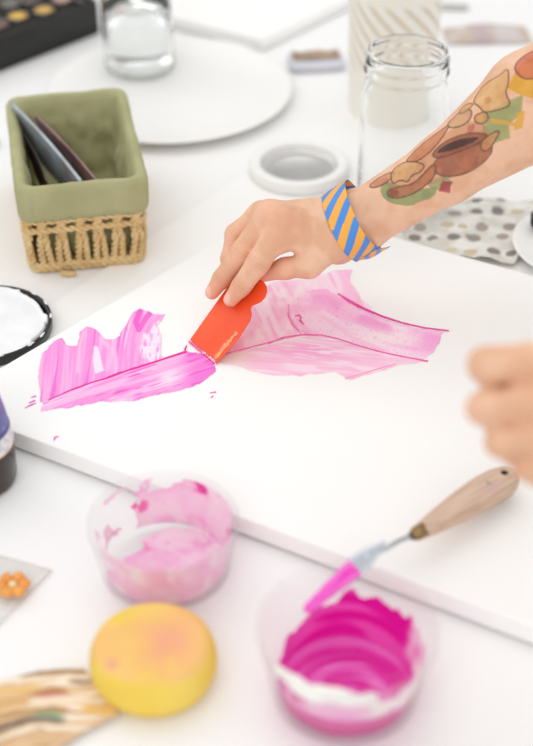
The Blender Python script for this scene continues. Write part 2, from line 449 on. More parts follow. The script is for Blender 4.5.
patch('paint_stroke', S4, .0008, col4, lambda x, y, s: .0001+.0001*noise(x*.1, y*.3)+.0001*np.exp(-((s-2)/1.5)**2), 'broad pink stroke sweeping to a square end at the right', 1.5, seed=3, z0=.0001)
# raised ridges the tool left behind
def ridge(pts, ws, rgb, label=None, h=.0006, z0=.0002):
    P = [at(x, y, ZC) for x, y in pts]
    # densify
    Q = []; R = []
    for i in range(len(P)-1):
        for k in range(6):
            u = k/6; Q.append(P[i]*(1-u)+P[i+1]*u); R.append(ws[i]*(1-u)+ws[i+1]*u)
    Q.append(P[-1]); R.append(ws[-1])
    V = []; n = len(Q)
    for i, (q, r) in enumerate(zip(Q, R)):
        d = nrm(Q[min(i+1, n-1)]-Q[max(i-1, 0)]); s = np.array([-d[1], d[0], 0])
        r = r*(.75+.5*noise(i*.35, 2.0, 0, 4))
        for k in range(5):
            a = k*PI/4; V.append(q+s*r*math.cos(a)+np.array([0, 0, -.0001 if k in (0, 4) else z0+min(h, r)*math.sin(a)]))
    V = np.array(V)
    c = np.tile(lin(rgb), (len(V), 1))
    obj('paint_ridge', rel(V, can), grid_faces(n, 5), M_wet, can, c, label=label)
ridge([(48, 401), (70, 391), (92, 383), (106, 379), (120, 373.5), (140, 367), (162, 360), (186, 352)], [.0007, .0009, .0012, .0016, .0023, .0016, .0013, .0016], MAG, 'dark pink paint ridge left along the scraped line', .0006, .0005)
ridge([(186, 353), (185, 349), (187, 345)], [.001, .0009, .0004], MAG)
ridge([(338, 294), (350, 302), (362, 308), (382, 316.5), (402, 323), (424, 328), (449, 331)], [.0009, .0026, .0019, .0012, .0009, .0008, .0007], (232, 50, 160), 'dark pink ridge on the upper side of the broad stroke', .0007, .0004)
ridge([(222, 355), (245, 349), (268, 343), (286, 338)], [.0006, .0007, .0009, .0006], (240, 110, 170))
ridge([(268, 344), (283, 338), (302, 335), (322, 335.5), (338, 339), (362, 347), (384, 353), (408, 358), (428, 361.5)], [.0006, .0010, .0010, .0010, .0007, .0007, .0008, .0008, .0010], (240, 96, 172), None, .0005, .0004)
ridge([(289, 305), (288, 315), (293, 326), (301, 334)], [.0005, .0007, .0007, .0004], (243, 120, 190), None, .0005, .0006)
ridge([(295, 317), (299, 315.5), (301, 318), (300, 321), (304, 325)], [.0006, .0008, .0009, .0012, .0004], (236, 60, 150), None, .0006, .0007)
ridge([(345, 379), (372, 371), (396, 364)], [.0003, .0006, .0005], (246, 150, 190))
for pts in ([(25, 408), (31, 405), (36, 403)], [(29, 403), (35, 400.5)], [(31, 397.5), (36, 396)], [(54, 441), (55, 437.5), (59, 436)], [(210, 393), (216, 392)], [(213, 396), (211, 398)]):
    ridge(pts, [.0006, .0010, .0004][:len(pts)], (244, 100, 200), None, .0006, .0)
# paper sheet under the canvas (its edge runs beside the canvas)
pL0 = at(6, 337, 0)[:2]; pL1 = at(250, 171, 0)[:2]; ep = nrm(pL1-pL0); en = np.array([ep[1], -ep[0]])
pap = thing('paper_sheet', (*pL0, 0), 'wide white paper sheet lying under the canvas, edge showing between basket and canvas', 'paper')
nu, nv = 50, 40
U, Vv = np.meshgrid(np.linspace(-.10, .62, nu), np.linspace(0, .30, nv), indexing='ij')
Zp = .0004+.0014*np.clip(1-Vv/.02, 0, 1)*np.exp(-(Vv/.02)**2)*(0.3+.7*noise(U*10, 0*U, 0, 2))
Zp -= .0006*np.clip(1-(U+.10)/.04, 0, 1)
Vp = np.stack([pL0[0]+ep[0]*U+en[0]*Vv, pL0[1]+ep[1]*U+en[1]*Vv, Zp], -1).reshape(-1, 3)
Vp[:, 0] = np.minimum(Vp[:, 0], TX1-.004); 
obj('sheet', rel(Vp, pap), grid_faces(nu, nv), M_paper, pap)
# ================================================================== TUBS OF PAINT
M_tub = mat_film('clear_plastic_tub', (252, 250, 249), .065)
def film_paint():
    m = mat_attr('thin_paint_film', .3); nt = m.node_tree; b = nt.nodes['Principled BSDF']; out = [n for n in nt.nodes if n.type == 'OUTPUT_MATERIAL'][0]
    a = [n for n in nt.nodes if n.type == 'ATTRIBUTE'][0]
    tl = nt.nodes.new('ShaderNodeBsdfTranslucent'); nt.links.new(a.outputs['Color'], tl.inputs['Color'])
    mx = nt.nodes.new('ShaderNodeMixShader'); mx.inputs[0].default_value = .16
    nt.links.new(b.outputs[0], mx.inputs[1]); nt.links.new(tl.outputs[0], mx.inputs[2]); nt.links.new(mx.outputs[0], out.inputs['Surface'])
    return m
M_film_paint = film_paint()
def tub(loc, rt, rb, h, label, seed):
    t = thing('plastic_tub', loc, label, 'tub')
    th = .0011
    prof = [(0, .002), (rb*.8, .002), (rb*.82, .0004), (rb-.003, .0004), (rb, .003), (rb+(rt-rb)*.86, h*.86), (rt-.0015, h*.88), (rt, h*.90), (rt, h-.001), (rt-.001, h), (rt-.0022, h-.0006), (rt-.0024, h*.88), (rb+(rt-rb)*.84-th, h*.84), (rb-th, .004), (rb-.004, .0026), (0, .0026)]
    MB().lathe(prof, n=96).build('tub_wall', M_tub, t)
    return t
def tub_paint(t, rt, rb, h, fn, name='paint_residue', label=None, na=260, ns=120):
    """film of paint on the floor and the inner wall; fn(x, y, s, th) -> mask, colour, thickness; s: 0 centre .. 1 floor edge .. 2 rim"""
    th, s = np.meshgrid(np.arange(na)*2*PI/na, np.linspace(0, 1.97, ns), indexing='ij')
    fr = np.clip(s, 0, 1); wr = np.clip(s-1, 0, 1)
    r = np.where(s < 1, fr*(rb-.0045), (rb-.0035)+(rt-rb-.001)*wr+.002*np.clip(wr*8, 0, 1)*0)
    z = np.where(s < 1, .0030+.0015*sstep(.9, 1, fr), .0045+(h-.007)*wr)
    x, y = r*np.cos(th), r*np.sin(th)
    mask, col, k = fn(x, y, s, th)
    nx = np.where(s < 1, 0, -1.0)
    V = np.stack([x+nx*np.cos(th)*k, y+nx*np.sin(th)*k, z+np.where(s < 1, k, 0)], -1).reshape(-1, 3)
    V, Q, c = prune(V, grid_faces(na, ns, True), mask.ravel() > 0, lin(col.reshape(-1, 3)))
    obj(name, V, Q, M_film_paint, t, c, label=label)
c1 = at(166, 567, 0)
T1 = tub(c1, .0580, .0505, .050, 'clear tub with pale pink paint remains, behind the yellow sponge', 1)
def f1(x, y, s, th):
    n = fbm(x*38, y*38, s*2.2, 11); n2 = fbm(x*90+3*n, y*60, s*3, 5)
    d = np.cos(th-math.radians(-75)); rgt = np.cos(th-math.radians(30)); bk = np.cos(th-math.radians(95))
    fr = x/.05; fy = y/.05
    floor = np.where(s < 1, (.60-fy*.8+fr*.55)+.9*(n-.5), -1)
    wall = np.where(s >= 1, .60*np.maximum(d, rgt-.1)+1.6*(n-.5)+.12-.36*(s-1), -1)
    left = np.where(s >= 1, .55*np.cos(th-math.radians(185))+2.2*(n2-.5)-.55, -1)
    back = np.where(s >= 1, .55*np.cos(th-math.radians(70))+2.4*(n2-.5)-.55, -1)
    m = np.maximum.reduce([floor, wall, left, back])
    c = mix((249, 182, 220), (253, 216, 235), sstep(.35, .65, n))
    c = mix(c, (252, 228, 236), .8*sstep(.55, .72, n2))
    c = mix(c, (243, 110, 176), .9*sstep(.60, .72, fbm(x*45, y*45, s*2, 71))*sstep(.2, .9, rgt+.6*bk+.35))
    c = mix(c, (232, 40, 150), .9*sstep(.62, .72, fbm(x*60, y*60, s*3, 91))*sstep(.6, 1, np.cos(th-math.radians(35)))*(s > 1.2))
    c = mix(c, (252, 240, 238), .9*sstep(.2, .45, left)*(s > 1))
    return m, c, .0006+.0012*n2
tub_paint(T1, .0580, .0505, .050, f1, label='pale pink paint smeared in the tub')
c2 = at(345, 692, 0)
T2 = tub(c2, .0628, .0510, .066, 'clear tub with magenta paint, palette knife leaning on its rim', 2)
def f2(x, y, s, th):
    n = fbm(x*42, y*42, s*2.0, 15); n2 = fbm(x*80, y*80, s*3, 25)
    front = np.cos(th-math.radians(-95)); bk = np.cos(th-math.radians(70)); lf = np.cos(th-math.radians(170)); rg = np.cos(th-math.radians(-15))
    top = 1.42+.30*np.clip(bk, 0, 1)+.28*np.clip(front, 0, 1)-.30*np.clip(lf, 0, 1)+.18*np.clip(rg, 0, 1)+.30*(noise(th*4, 1.0+0*th, 0, 2)-.5)+.10*(noise(th*14, 0*th, 0, 6)-.5)
    m = top-s
    rr = np.hypot(x-.004, y+.004)*1000
    sw = noise(rr*.22+1.1*np.sin(th+.8), 0*rr, 0, 7)
    c = mix((232, 30, 168), (246, 104, 204), sstep(.3, .75, sw))
    c = mix(c, (249, 150, 220), .8*sstep(.58, .85, noise(rr*.34+2*np.sin(th), th*.6, 0, 17))*(s < 1))
    w = sstep(1.0, 1.15, s)
    c = mix(c, mix((230, 16, 160), (243, 84, 190), sstep(.4, .7, noise(s*9+.4*np.sin(3*th), th*1.2, 0, 77))), w*sstep(-.3, .2, bk))
    fw = w*sstep(.1, .4, front)
    pale = mix((246, 160, 212), (251, 206, 232), sstep(.3, .7, n2))
    c = mix(c, pale, fw*sstep(1.30, 1.40, s+.1*(n-.5)))
    white = mix((250, 246, 240), (252, 228, 236), sstep(.45, .7, n2))
    c = mix(c, white, w*sstep(.50, .75, np.cos(th-math.radians(-32))+.5*(n-.5))*sstep(1.1, 1.25, s))
    c = mix(c, (222, 14, 152), fw*sstep(1.40, 1.32, s+.1*(n-.5))*sstep(.3, .6, np.cos(th-math.radians(-110))))
    return m, c, .0006+.0016*n2+.002*np.clip(1-np.abs(s-1)*3, 0, 1)
tub_paint(T2, .0628, .0510, .066, f2, label='magenta paint coating the floor and wall of the tub')
# thick white blob at the near rim
wb_ = MB()
pts = []; rs = []
for k in range(15):
    a = math.radians(-150+k*5.6); r = .0572+.0006*math.sin(k*1.3)
    pts.append((r*math.cos(a), r*math.sin(a), .0575+.0015*math.sin(k*.9))); rs.append(.0052*math.sin(PI*(k+.7)/15.4)+.0006*math.sin(k*2.1)+.0008)
wb_.tube(pts, rs, 12).build('white_paint_blob', mat('thick_white_paint', (250, 247, 241), .3), T2, label='thick white paint blob under the near rim')
# ================================================================== PALETTE KNIFE
kT = at(306, 611, .040); kB = at(366, 558, .066); kC = at(398, 541.5, .052); kF = at(412, 536, .047); kH = at(421, 531, .046); kE = at(513, 475, .036)
kn = thing('palette_knife', kE, 'wooden-handled palette knife with magenta blade across the front tub rim', 'palette knife')
def handle():
    ax = nrm(kE-kH); L = np.linalg.norm(kE-kH); side = nrm(np.cross([0, 0, 1], ax)); up = np.cross(ax, side)
    tt = [0, .02, .08, .2, .4, .6, .75, .86, .94, .98, 1.0]
    wv = [.0050, .0060, .0072, .0090, .0116, .0136, .0141, .0132, .0108, .0074, .0030]
    hv = [.0050, .0058, .0062, .0068, .0078, .0084, .0084, .0082, .0078, .0066, .0040]
    V = []; n = 28
    for u, w_, h_ in zip(tt, wv, hv):
        for k in range(n):
            a = 2*PI*k/n; cx = math.copysign(abs(math.cos(a))**.55, math.cos(a)); sy = math.copysign(abs(math.sin(a))**.55, math.sin(a))
            V.append(kH+ax*L*u+side*w_*cx+up*h_*sy)
    V += [kH, kE]; m = len(tt)
    Fc = [(i*n+k, i*n+(k+1) % n, (i+1)*n+(k+1) % n, (i+1)*n+k) for i in range(m-1) for k in range(n)]
    Fc += [((k+1) % n, k, m*n) for k in range(n)]+[((m-1)*n+k, (m-1)*n+(k+1) % n, m*n+1) for k in range(n)]
    return V, Fc, ax, side, up, L
V, Fc, kax, kside, kup, kL = handle()
def colwood(P):
    q = P-kH; a = q@kax; b = q@kside; c = q@kup
    g = noise(a*40, b*900, c*900, 3)
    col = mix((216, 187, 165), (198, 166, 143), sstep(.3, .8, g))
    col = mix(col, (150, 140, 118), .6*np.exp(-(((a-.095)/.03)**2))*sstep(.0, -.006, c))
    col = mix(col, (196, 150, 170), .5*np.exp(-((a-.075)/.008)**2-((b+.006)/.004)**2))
    return lin(col)
# refine the handle for its grain
import bmesh
def subdivided(V, Fc, cuts):
    bm = bmesh.new(); vs = [bm.verts.new(tuple(map(float, v))) for v in V]
    for f in Fc: bm.faces.new([vs[i] for i in f])
    bmesh.ops.subdivide_edges(bm, edges=bm.edges[:], cuts=cuts, use_grid_fill=True)
    bm.verts.index_update(); Vn = np.array([v.co[:] for v in bm.verts]); Fn = [tuple(v.index for v in f.verts) for f in bm.faces]
    bm.free(); return Vn, Fn
V, Fc = subdivided(V, Fc, 2)
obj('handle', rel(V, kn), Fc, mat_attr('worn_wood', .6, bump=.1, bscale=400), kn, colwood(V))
hc = kH+kax*kL*.885+kup*.0081
MB().tube([rel(hc-kup*.0010, kn), rel(hc+kup*.0004, kn)], .0030, 20).build('hanging_hole', mat('dark_hole', (42, 30, 26), .9), kn)
hc = kH+kax*kL*.70+kup*.0084
MB().tube([rel(hc-kup*.001, kn), rel(hc+kup*.0003, kn)], .0014, 14).build('rivet', mat('greenish_rivet', (150, 160, 140), .5), kn)
MB().tube([rel(kF, kn)+0, rel(kF*.6+kH*.4, kn), rel(kF*.55+kH*.45, kn), rel(kH+kax*.002, kn)], [.0038, .0042, .0056, .0060], 20).build('ferrule', mat('aged_brass', (150, 124, 84), .35, metal=.85), kn)
M_steel = mat('bright_steel', (205, 210, 218), .18, metal=1.0)
MB().tube([rel(p, kn) for p in (kF, kF*.6+kC*.4+[0, 0, .0003], kC, kC*.62+kB*.38-[0, 0, .001], kC*.25+kB*.75+[0, 0, .001], kB+[0, 0, .0005])], [.0026, .0022, .0021, .0022, .0026, .0022], 12).build('shank', M_steel, kn)
def blade():
    ax = nrm(kT-kB); L = np.linalg.norm(kT-kB); side = nrm(np.cross([0, -.45, 1], ax)); up = np.cross(ax, side)
    U = np.linspace(-.32, 1.0, 40); V = []; c = []
    for u in U:
        w_ = .0078*math.sin(min(1, (u+.36)/.55)*PI/2)*(1-max(0, u-.15)/.85*.62)*(1 if u < .93 else math.sqrt(max(.02, 1-((u-.93)/.075)**2)))
        for k in range(12):
            a = 2*PI*k/12; V.append(kB+ax*L*u+side*w_*math.cos(a)+up*(.0006*math.sin(a)))
        c.append(u)
    n = len(U)
    Fc = [(i*12+k, i*12+(k+1) % 12, (i+1)*12+(k+1) % 12, (i+1)*12+k) for i in range(n-1) for k in range(12)]
    Fc += [tuple(range(11, -1, -1)), tuple(range((n-1)*12, n*12))]
    Pv = []; 
    UU = np.linspace(.17, 1.02, 50); SS = np.linspace(-1, 1, 15)
    for u in UU:
        w_ = .0076*(1-max(0, u-.15)/.85*.5)*(1 if u < .9 else math.sqrt(max(.02, 1-((u-.9)/.13)**2)))
        for s in SS:
            e = 1-abs(s)**3; k = .0009+.0022*e*(.6+.8*float(noise(u*9, s*2.5, 0, 5)))*math.sin(min(1, (u-.16)*8)*PI/2)
            ww = w_*(1+.18*(float(noise(u*14, s, 0, 9))-.5))
            Pv.append(kB+ax*L*u+side*ww*s+up*k)
    Pc = np.array([mix((238, 60, 190), (246, 120, 214), float(sstep(.3, .7, noise(u*3, s*5, 0, 2)))) for u in UU for s in SS])
    return V, Fc, np.array(Pv), grid_faces(50, 15), Pc
V, Fc, Pv, Pq, Pc = blade()
bl = obj('blade', rel(V, kn), Fc, M_steel, kn)
obj('paint_on_blade', rel(Pv, kn), Pq, M_wet, bl, lin(Pc), label='magenta paint coating the blade tip')
bl.parent = kn
# ================================================================== SPONGE
sp = at(154.5, 676, 0)
spo = thing('sponge', sp, 'round yellow paint sponge with pinkish stained top, in front of the pale pink tub', 'sponge')
def sponge():
    R, hh = .0447, .036; prof = [(0, .0005), (R*.80, .0005), (R*.93, .004), (R, .012), (R*1.005, .018), (R*.985, .025), (R*.93, .031), (R*.86, .0345), (R*.75, .0362)]+[(R*k, .0362+.0004*(1-k)) for k in (.65, .55, .45, .35, .25, .15, .07)]+[(0, .0366)]
    prof2 = []
    for (a, b), (c, d) in zip(prof[:-1], prof[1:]):
        for k in range(3): prof2.append((a+(c-a)*k/3, b+(d-b)*k/3))
    prof2.append(prof[-1])
    m = MB().lathe(prof2, n=120); V = np.array(m.v)
    V[:, :2] *= (1+.02*(fbm(V[:, 0]*30, V[:, 1]*30, V[:, 2]*30, 3)-.5))[:, None]
    x, y, z = V.T
    n = fbm(x*45, y*45, z*30, 5)
    c = mix((241, 205, 88), (245, 216, 110), n)
    top = sstep(.030, .0355, z+.003*(n-.5))
    c = mix(c, (247, 200, 128), top*.8*sstep(.35, .6, fbm(x*28, y*28, 0, 8)))
    c = mix(c, (243, 168, 142), top*.95*np.exp(-(((x-.008)/.022)**2+((y+.002)/.026)**2))*sstep(.3, .6, fbm(x*34+2, y*26, 0, 18)+.1))
    c = mix(c, (248, 214, 110), top*.8*np.exp(-(((x+.018)/.016)**2+((y+.004)/.014)**2)))
    c = mix(c, (232, 150, 150), .7*np.exp(-(((x+.026)/.004)**2+((y+.022)/.004)**2))*sstep(.02, .03, z))
    c = mix(c, (240, 176, 130), .35*sstep(.5, .7, fbm(x*30, y*30, z*40, 44)))
    return V, m.f, lin(c)
V, Fc, c = sponge()
obj('foam_body', V, Fc, mat_attr('foam_sponge', .9, bump=.35, bscale=700, spec=.1), spo, c)
# ================================================================== BASKET
bF = at(33, 277, 0); brz = math.radians(10.6)
bex = np.array([math.cos(brz), math.sin(brz), 0]); bey = np.array([-math.sin(brz), math.cos(brz), 0])
BW, BD, BH = .113, .197, .098
bc = bF+bex*(BW/2-.0005)+bey*(BD/2+.004)
bas = thing('storage_basket', bc, 'small woven straw basket with olive green fabric liner', 'basket', rz=brz)
M_straw = mat('natural_straw_rope', (232, 204, 152), .8, .25, 60, bump=.4, bscale=500, rgb2=(212, 176, 118))
M_olive = mat('olive_fabric', (180, 178, 134), .95, .08, 25, bump=.35, bscale=900, rgb2=(168, 166, 122))
def rrect(w, d, r, n=6, m=10):
    pts = []
    for (cx, cy, s0) in ((w/2-r, -d/2+r, -90), (w/2-r, d/2-r, 0), (-w/2+r, d/2-r, 90), (-w/2+r, -d/2+r, 180)):
        for k in range(n+1):
            a = math.radians(s0+90*k/n); pts.append((cx+r*math.cos(a), cy+r*math.sin(a)))
    # resample evenly-ish along the straight runs
    out = []; N = len(pts)
    for i in range(N):
        a, b = np.array(pts[i]), np.array(pts[(i+1) % N]); L = np.linalg.norm(b-a); k = max(1, int(L/.004))
        for j in range(k): out.append(a+(b-a)*j/k)
    return np.array(out)
def rope(mb, path, r, tw=420, n=6, closed=False):
    """two twisted strands along a path"""
    P = np.array(path, float); L = np.r_[0, np.cumsum(np.linalg.norm(np.diff(P, axis=0), axis=1))]
    m = max(6, int(L[-1]/.0022)); s = np.linspace(0, L[-1], m)
    C = np.stack([np.interp(s, L, P[:, k]) for k in range(3)], 1)
    T = np.gradient(C, axis=0); T /= np.linalg.norm(T, axis=1)[:, None]
    a = np.cross(T, [0.13, .21, .97]); a /= np.linalg.norm(a, axis=1)[:, None]; b = np.cross(T, a)
    for ph in (0, PI):
        q = C+(a*np.cos(s*tw+ph)[:, None]+b*np.sin(s*tw+ph)[:, None])*r*.55
        mb.tube(list(q), r*.68, n)
wv = MB()
loop = rrect(BW, BD, .010)
def ring(z, off): 
    q = rrect(BW+2*off, BD+2*off, .010+max(off, 0)); q = np.r_[q, q[:1]]; return np.c_[q*(.955+.045*min(1, z/.06)), np.full(len(q), z)]
for z, off, r in ((.004, .001, .0036), (.009, .0025, .0032), (.050, .003, .0030), (.060, .0015, .0030)): rope(wv, ring(z, off), r)
per = np.r_[loop, loop[:1]]; Lp = np.r_[0, np.cumsum(np.linalg.norm(np.diff(per, axis=0), axis=1))]
nst = 33
for i in range(nst):
    s0 = Lp[-1]*i/nst
    for ds, lean in ((0, .0012), (.0060, -.0016)):
        pts = []
        for u in np.linspace(0, 1, 7):
            s = (s0+ds+lean*(2*u-1)*1.3+.0007*math.sin(i*2.3+u*3)) % Lp[-1]
            x = np.interp(s, Lp, per[:, 0]); y = np.interp(s, Lp, per[:, 1])
            k = 1+(.0010+.0034*math.sin(PI*u)*(1 if abs(u-.72) > .12 else -.2))/max(abs(x), abs(y), .03)*1.0
            k *= .955+.045*u; pts.append((x*k, y*k, .004+.060*u))
        rope(wv, pts, .0035, 520, 5)
wv.tube([(-.028, -BD/2-.006, .003), (-.020, -BD/2-.009, .0025), (-.014, -BD/2-.010, .003)], [.003, .0034, .0022], 8)
wv.build('woven_side', M_straw, bas)
MB().box((0, 0, .003), (BW-.006, BD-.006, .003)).build('woven_base', M_straw, bas)
def liner():
    prof = [(.0060, .0625), (.0072, .066), (.0078, .074), (.0082, .086), (.0080, .094), (.0058, .0985), (.0024, .0998), (-.0012, .0975), (-.0032, .090)]+[(-.0036-.0064*k/14, .086-.072*k/14) for k in range(15)]+[(-.013, .0105), (-.02, .0085), (-.035, .008)]
    V = []; n = None
    for off, z in prof:
        q = rrect(BW+2*max(off, -.009), BD+2*max(off, -.009), .013+max(off, -.009))
        if n is None: base = rrect(BW, BD, .013); n = len(base)
        # keep vertex count: scale the base ring
        q = base*np.array([(BW/2+off)/(BW/2), (BD/2+off)/(BD/2)])
        x, y = q.T
        wr = (fbm(x*45, y*45, z*35, 12)-.5)
        inn = min(1.0, (.0985-z)*40) if off < -.003 else .25
        rid = (1-np.abs(2*fbm((x-y)*26, (x+y)*9, z*32, 61)-1)*3).clip(0, 1)*.0038*(inn if off < -.003 else .12)
        nx, ny = x/np.hypot(x, y), y/np.hypot(x, y)
        dz = .0035*(fbm(x*22, y*22, 0, 44)-.5)*(1 if z > .05 else 0)
        V.append(np.c_[x-nx*(np.abs(wr)*.022*inn+rid), y-ny*(np.abs(wr)*.022*inn+rid), np.full(n, z)+dz])
    V = np.concatenate(V); m = len(prof)
    Fc = [(i*n+k, i*n+(k+1) % n, (i+1)*n+(k+1) % n, (i+1)*n+k) for i in range(m-1) for k in range(n)]
    Fc.append(tuple(range((m-1)*n, m*n)))
    return V, Fc
V, Fc = liner()
lo_ = obj('fabric_liner', V, Fc, M_olive, bas)
sm = lo_.modifiers.new('fold', 'SOLIDIFY'); sm.thickness = .0012; sm.offset = 0
stt = MB()
for k in range(9):
    z = .065+k*.0036; stt.box((-BW/2+.006, -BD/2-.0080, z), (.0007, .0008, .0020))
for k in range(24): stt.box((-BW/2+.012+k*.0038, -BD/2-.0080, .0660), (.0020, .0008, .0005))
stt.build('stitching', mat('pale_thread', (196, 196, 160), .9), lo_)
# cards standing in the basket
def card(a, b, drop, lean, rgb, label, name='card', th=.0012, rgb2=None, group=None):
    """a sheet standing on edge: upper edge a-b, falling by `drop` and leaning sideways by `lean`"""
    a = np.asarray(a); b = np.asarray(b); e = b-a; s = nrm(np.cross(e, [0, 0, 1]))
    dn = np.array([0, 0, -1.0])*drop+s*lean; n = nrm(np.cross(e, dn))*th
    o = thing(name, (a+b)/2+dn, label, 'card', group)
    U = np.linspace(0, 1, 14); S = np.linspace(0, 1, 8); V = []
    for sd in (0, 1):
        for u in U:
            for v in S: V.append(a+e*u+dn*v+n*sd+n/th*.0022*math.sin(PI*u)*(1-v))
    V = np.array(V); q = grid_faces(14, 8); Fc = [tuple(f) for f in q]+[tuple(f[::-1]+112) for f in q]
    bd = [i*8 for i in range(14)]+[13*8+j for j in range(1, 8)]+[i*8+7 for i in range(12, -1, -1)]+[j for j in range(6, 0, -1)]
    Fc += [(bd[i], bd[i]+112, bd[(i+1) % len(bd)]+112, bd[(i+1) % len(bd)]) for i in range(len(bd))]
    f = obj('sheet', rel(V, o), Fc, mat('printed_card', rgb, .45, .2, 30, rgb2=rgb2), o); flat_smooth(f, 50)
    return o
card(at(9, 102, .108), at(79, 181, .088), .052, -.012, (150, 142, 150), 'grey-blue printed card leaning on the liner, tallest in the basket', rgb2=(176, 192, 200), th=.003)
card(at(34, 115, .098), at(95, 180, .082), .052, -.012, (168, 128, 118), 'mauve brown card standing behind the grey-blue card', rgb2=(120, 88, 92), th=.002)
card(at(22, 132, .086), at(46, 181, .078), .050, -.008, (92, 62, 66), 'dark plum card lowest at the left of the basket', rgb2=(58, 40, 46))
# teal strip by the basket
MB().box((0, 0, .003), (.05, .026, .006), bev=.002).build('tape_body', mat('teal_tape', (44, 168, 190), .5), thing('teal_strip', at(-24, 146, 0), 'teal blue strip at the picture edge behind the basket', 'strip', rz=.1))
# ================================================================== LID WITH WHITE PAINT, BOTTLE
lc = at(-14, 331, 0)
ld = thing('paint_pot_lid', lc, 'black pot lid filled with white paint, beside the canvas corner', 'lid')
R = .0625
MB().lathe([(0, .0), (R-.002, 0), (R, .002), (R+.0005, .009), (R, .0115), (R-.0015, .012), (R-.003, .0110), (R-.0035, .006), (R-.006, .0035), (0, .003)], n=96).build('lid_body', mat('black_plastic', (26, 26, 27), .3), ld)
def lidpaint():
    na, ns = 240, 50; th, s = np.meshgrid(np.arange(na)*2*PI/na, np.linspace(0, 1, ns), indexing='ij')
    edge = .0605+.0022*(fbm(np.cos(th)*6, np.sin(th)*6, 0, 4)-.5)*2-.0035*sstep(.62, .8, noise(th*3.1, 0*th, 0, 8))
    r = s*edge; x, y = r*np.cos(th), r*np.sin(th)
    z = .0085+.0018*fbm(x*70, y*70, 0, 3)+.0020*sstep(.90, .97, s)-.004*sstep(.975, 1, s)
    return np.stack([x, y, z], -1).reshape(-1, 3), grid_faces(na, ns, True)
V, Fq = lidpaint()
obj('white_paint', V, Fq, mat('white_paint', (246, 247, 249), .3), ld, label='white paint filling the lid')
M_smudge = mat('white_smudge', (240, 241, 243), .4)
for k in range(7):
    sm_ = MB()
    a = math.radians(-88+k*24+random.uniform(-7, 7)); rr = R-.0008
    sm_.tube([(rr*math.cos(a+d), rr*math.sin(a+d), .0116+.0004*math.cos(d*30)) for d in (-.08, -.03, .02, .07)], [.0004, .0013, .0009, .0004], 8)
    sm_.build('paint_smudge', M_smudge, ld)
bo = at(-23, 478, 0)
bt = thing('paint_bottle', bo, 'dark brown bottle with purple and white label, beside the canvas corner', 'bottle')
MB().lathe([(0, 0), (.029, 0), (.0325, .002), (.0335, .006), (.0338, .036), (.0332, .046), (.0295, .066), (.0245, .092), (.0190, .106), (.0130, .116), (.0125, .128), (0, .128)], n=72).build('bottle_body', mat('brown_glassy_plastic', (52, 30, 16), .25, .3, 18, rgb2=(30, 20, 16), coat=.1), bt)
MB().lathe([(.0126, .118), (.0148, .119), (.0148, .139), (.0138, .141), (0, .141)], n=40).build('cap', mat('white_cap', (238, 236, 232), .4), bt)
def label_wrap():
    na, nz = 200, 60; th, z = np.meshgrid(np.arange(na)*2*PI/na, np.linspace(.038, .098, nz), indexing='ij')
    z = z-.0
    r = np.interp(z, [.036, .046, .066, .092, .106], [.0338, .0332, .0295, .0245, .0190])+.0006
    low = .030+.004*np.sin(th+1.2)
    V = np.stack([r*np.cos(th), r*np.sin(th), z], -1)
    n = fbm(np.cos(th)*3, np.sin(th)*3, z*70, 5); n2 = fbm(np.cos(th)*5, np.sin(th)*5, z*120, 9)
    c = mix((104, 104, 166), (222, 216, 226), sstep(.40, .52, n))
    c = mix(c, (212, 130, 196), .8*sstep(.072, .09, z+.01*(n-.5)))
    c = mix(c, (236, 233, 230), sstep(.0545, .0530, z))
    c = mix(c, (200, 202, 216), .8*sstep(.58, .66, n2)*sstep(.0545, .0530, z))
    c = mix(c, (70, 68, 140), sstep(.003, .001, np.abs(z-.0560)))
    c = mix(c, (186, 118, 48), sstep(.0405, .0395, z-.001*np.sin(3*th)))
    return V.reshape(-1, 3), grid_faces(na, nz, True), lin(c.reshape(-1, 3))
V, Fq, c = label_wrap()
obj('bottle_label', V, Fq, mat_attr('printed_label', .4), bt, c, label='purple and white label')
# ================================================================== PLATE, JARS, TUMBLER
pc = at(170, 96, 0)
pl = thing('plate', pc, 'big round white plate with a water jar standing on it, behind the basket', 'plate')
M_china = mat('white_china', (250, 249, 246), .3, .01, 10)
R = .148
MB().lathe([(0, .001), (R*.70, .001), (R*.74, .003), (R*.97, .0095), (R, .0115), (R+.0006, .0130), (R-.001, .0136), (R*.955, .0120), (R*.76, .0062), (R*.70, .0042), (0, .0040)], n=128).build('plate_body', M_china, pl)
M_glass = mat_glass('clear_glass', (.99, .995, .99), 1.22)
def jar(loc, label, rb, hs, rn, ht, rl, water=None):
    j = thing('glass_jar', loc, label, 'jar')
    th = .0026
    out = [(0, .0), (rb*.84, .0), (rb*.96, .003), (rb, .010), (rb, hs*.5), (rb, hs-.012), (rb*.985, hs-.004), (rb*.95, hs+.004), (rn+.001, hs+.011), (rn, hs+.015), (rn, hs+.018), (rl, hs+.021), (rl, hs+.0245), (rn+.0003, hs+.027), (rn+.0003, hs+.030), (rl-.0004, hs+.0325), (rl-.0004, hs+.036), (rn+.0006, hs+.038), (rn+.0008, ht-.003), (rn, ht-.0005), (rn-.0018, ht)]
    inn = [(rn-.0032, ht-.001), (rn-.0036, hs+.030), (rn-.0036, hs+.013), (rb*.95-th, hs+.002), (rb-th, hs-.012), (rb-th, hs*.5), (rb-th, .012), (rb*.9, .0065), (0, .0055)]
    MB().lathe(out+inn, n=96).build('jar_body', M_glass, j)
    if water:
        r = rb-th-.0004
        MB().lathe([(0, .0060), (rb*.88, .0070), (r, .013), (r, water), (r*.99, water), (0, water)], n=72).build('water', mat_glass('water', (.97, .985, .985), 1.33), j, label='clear water')
    return j
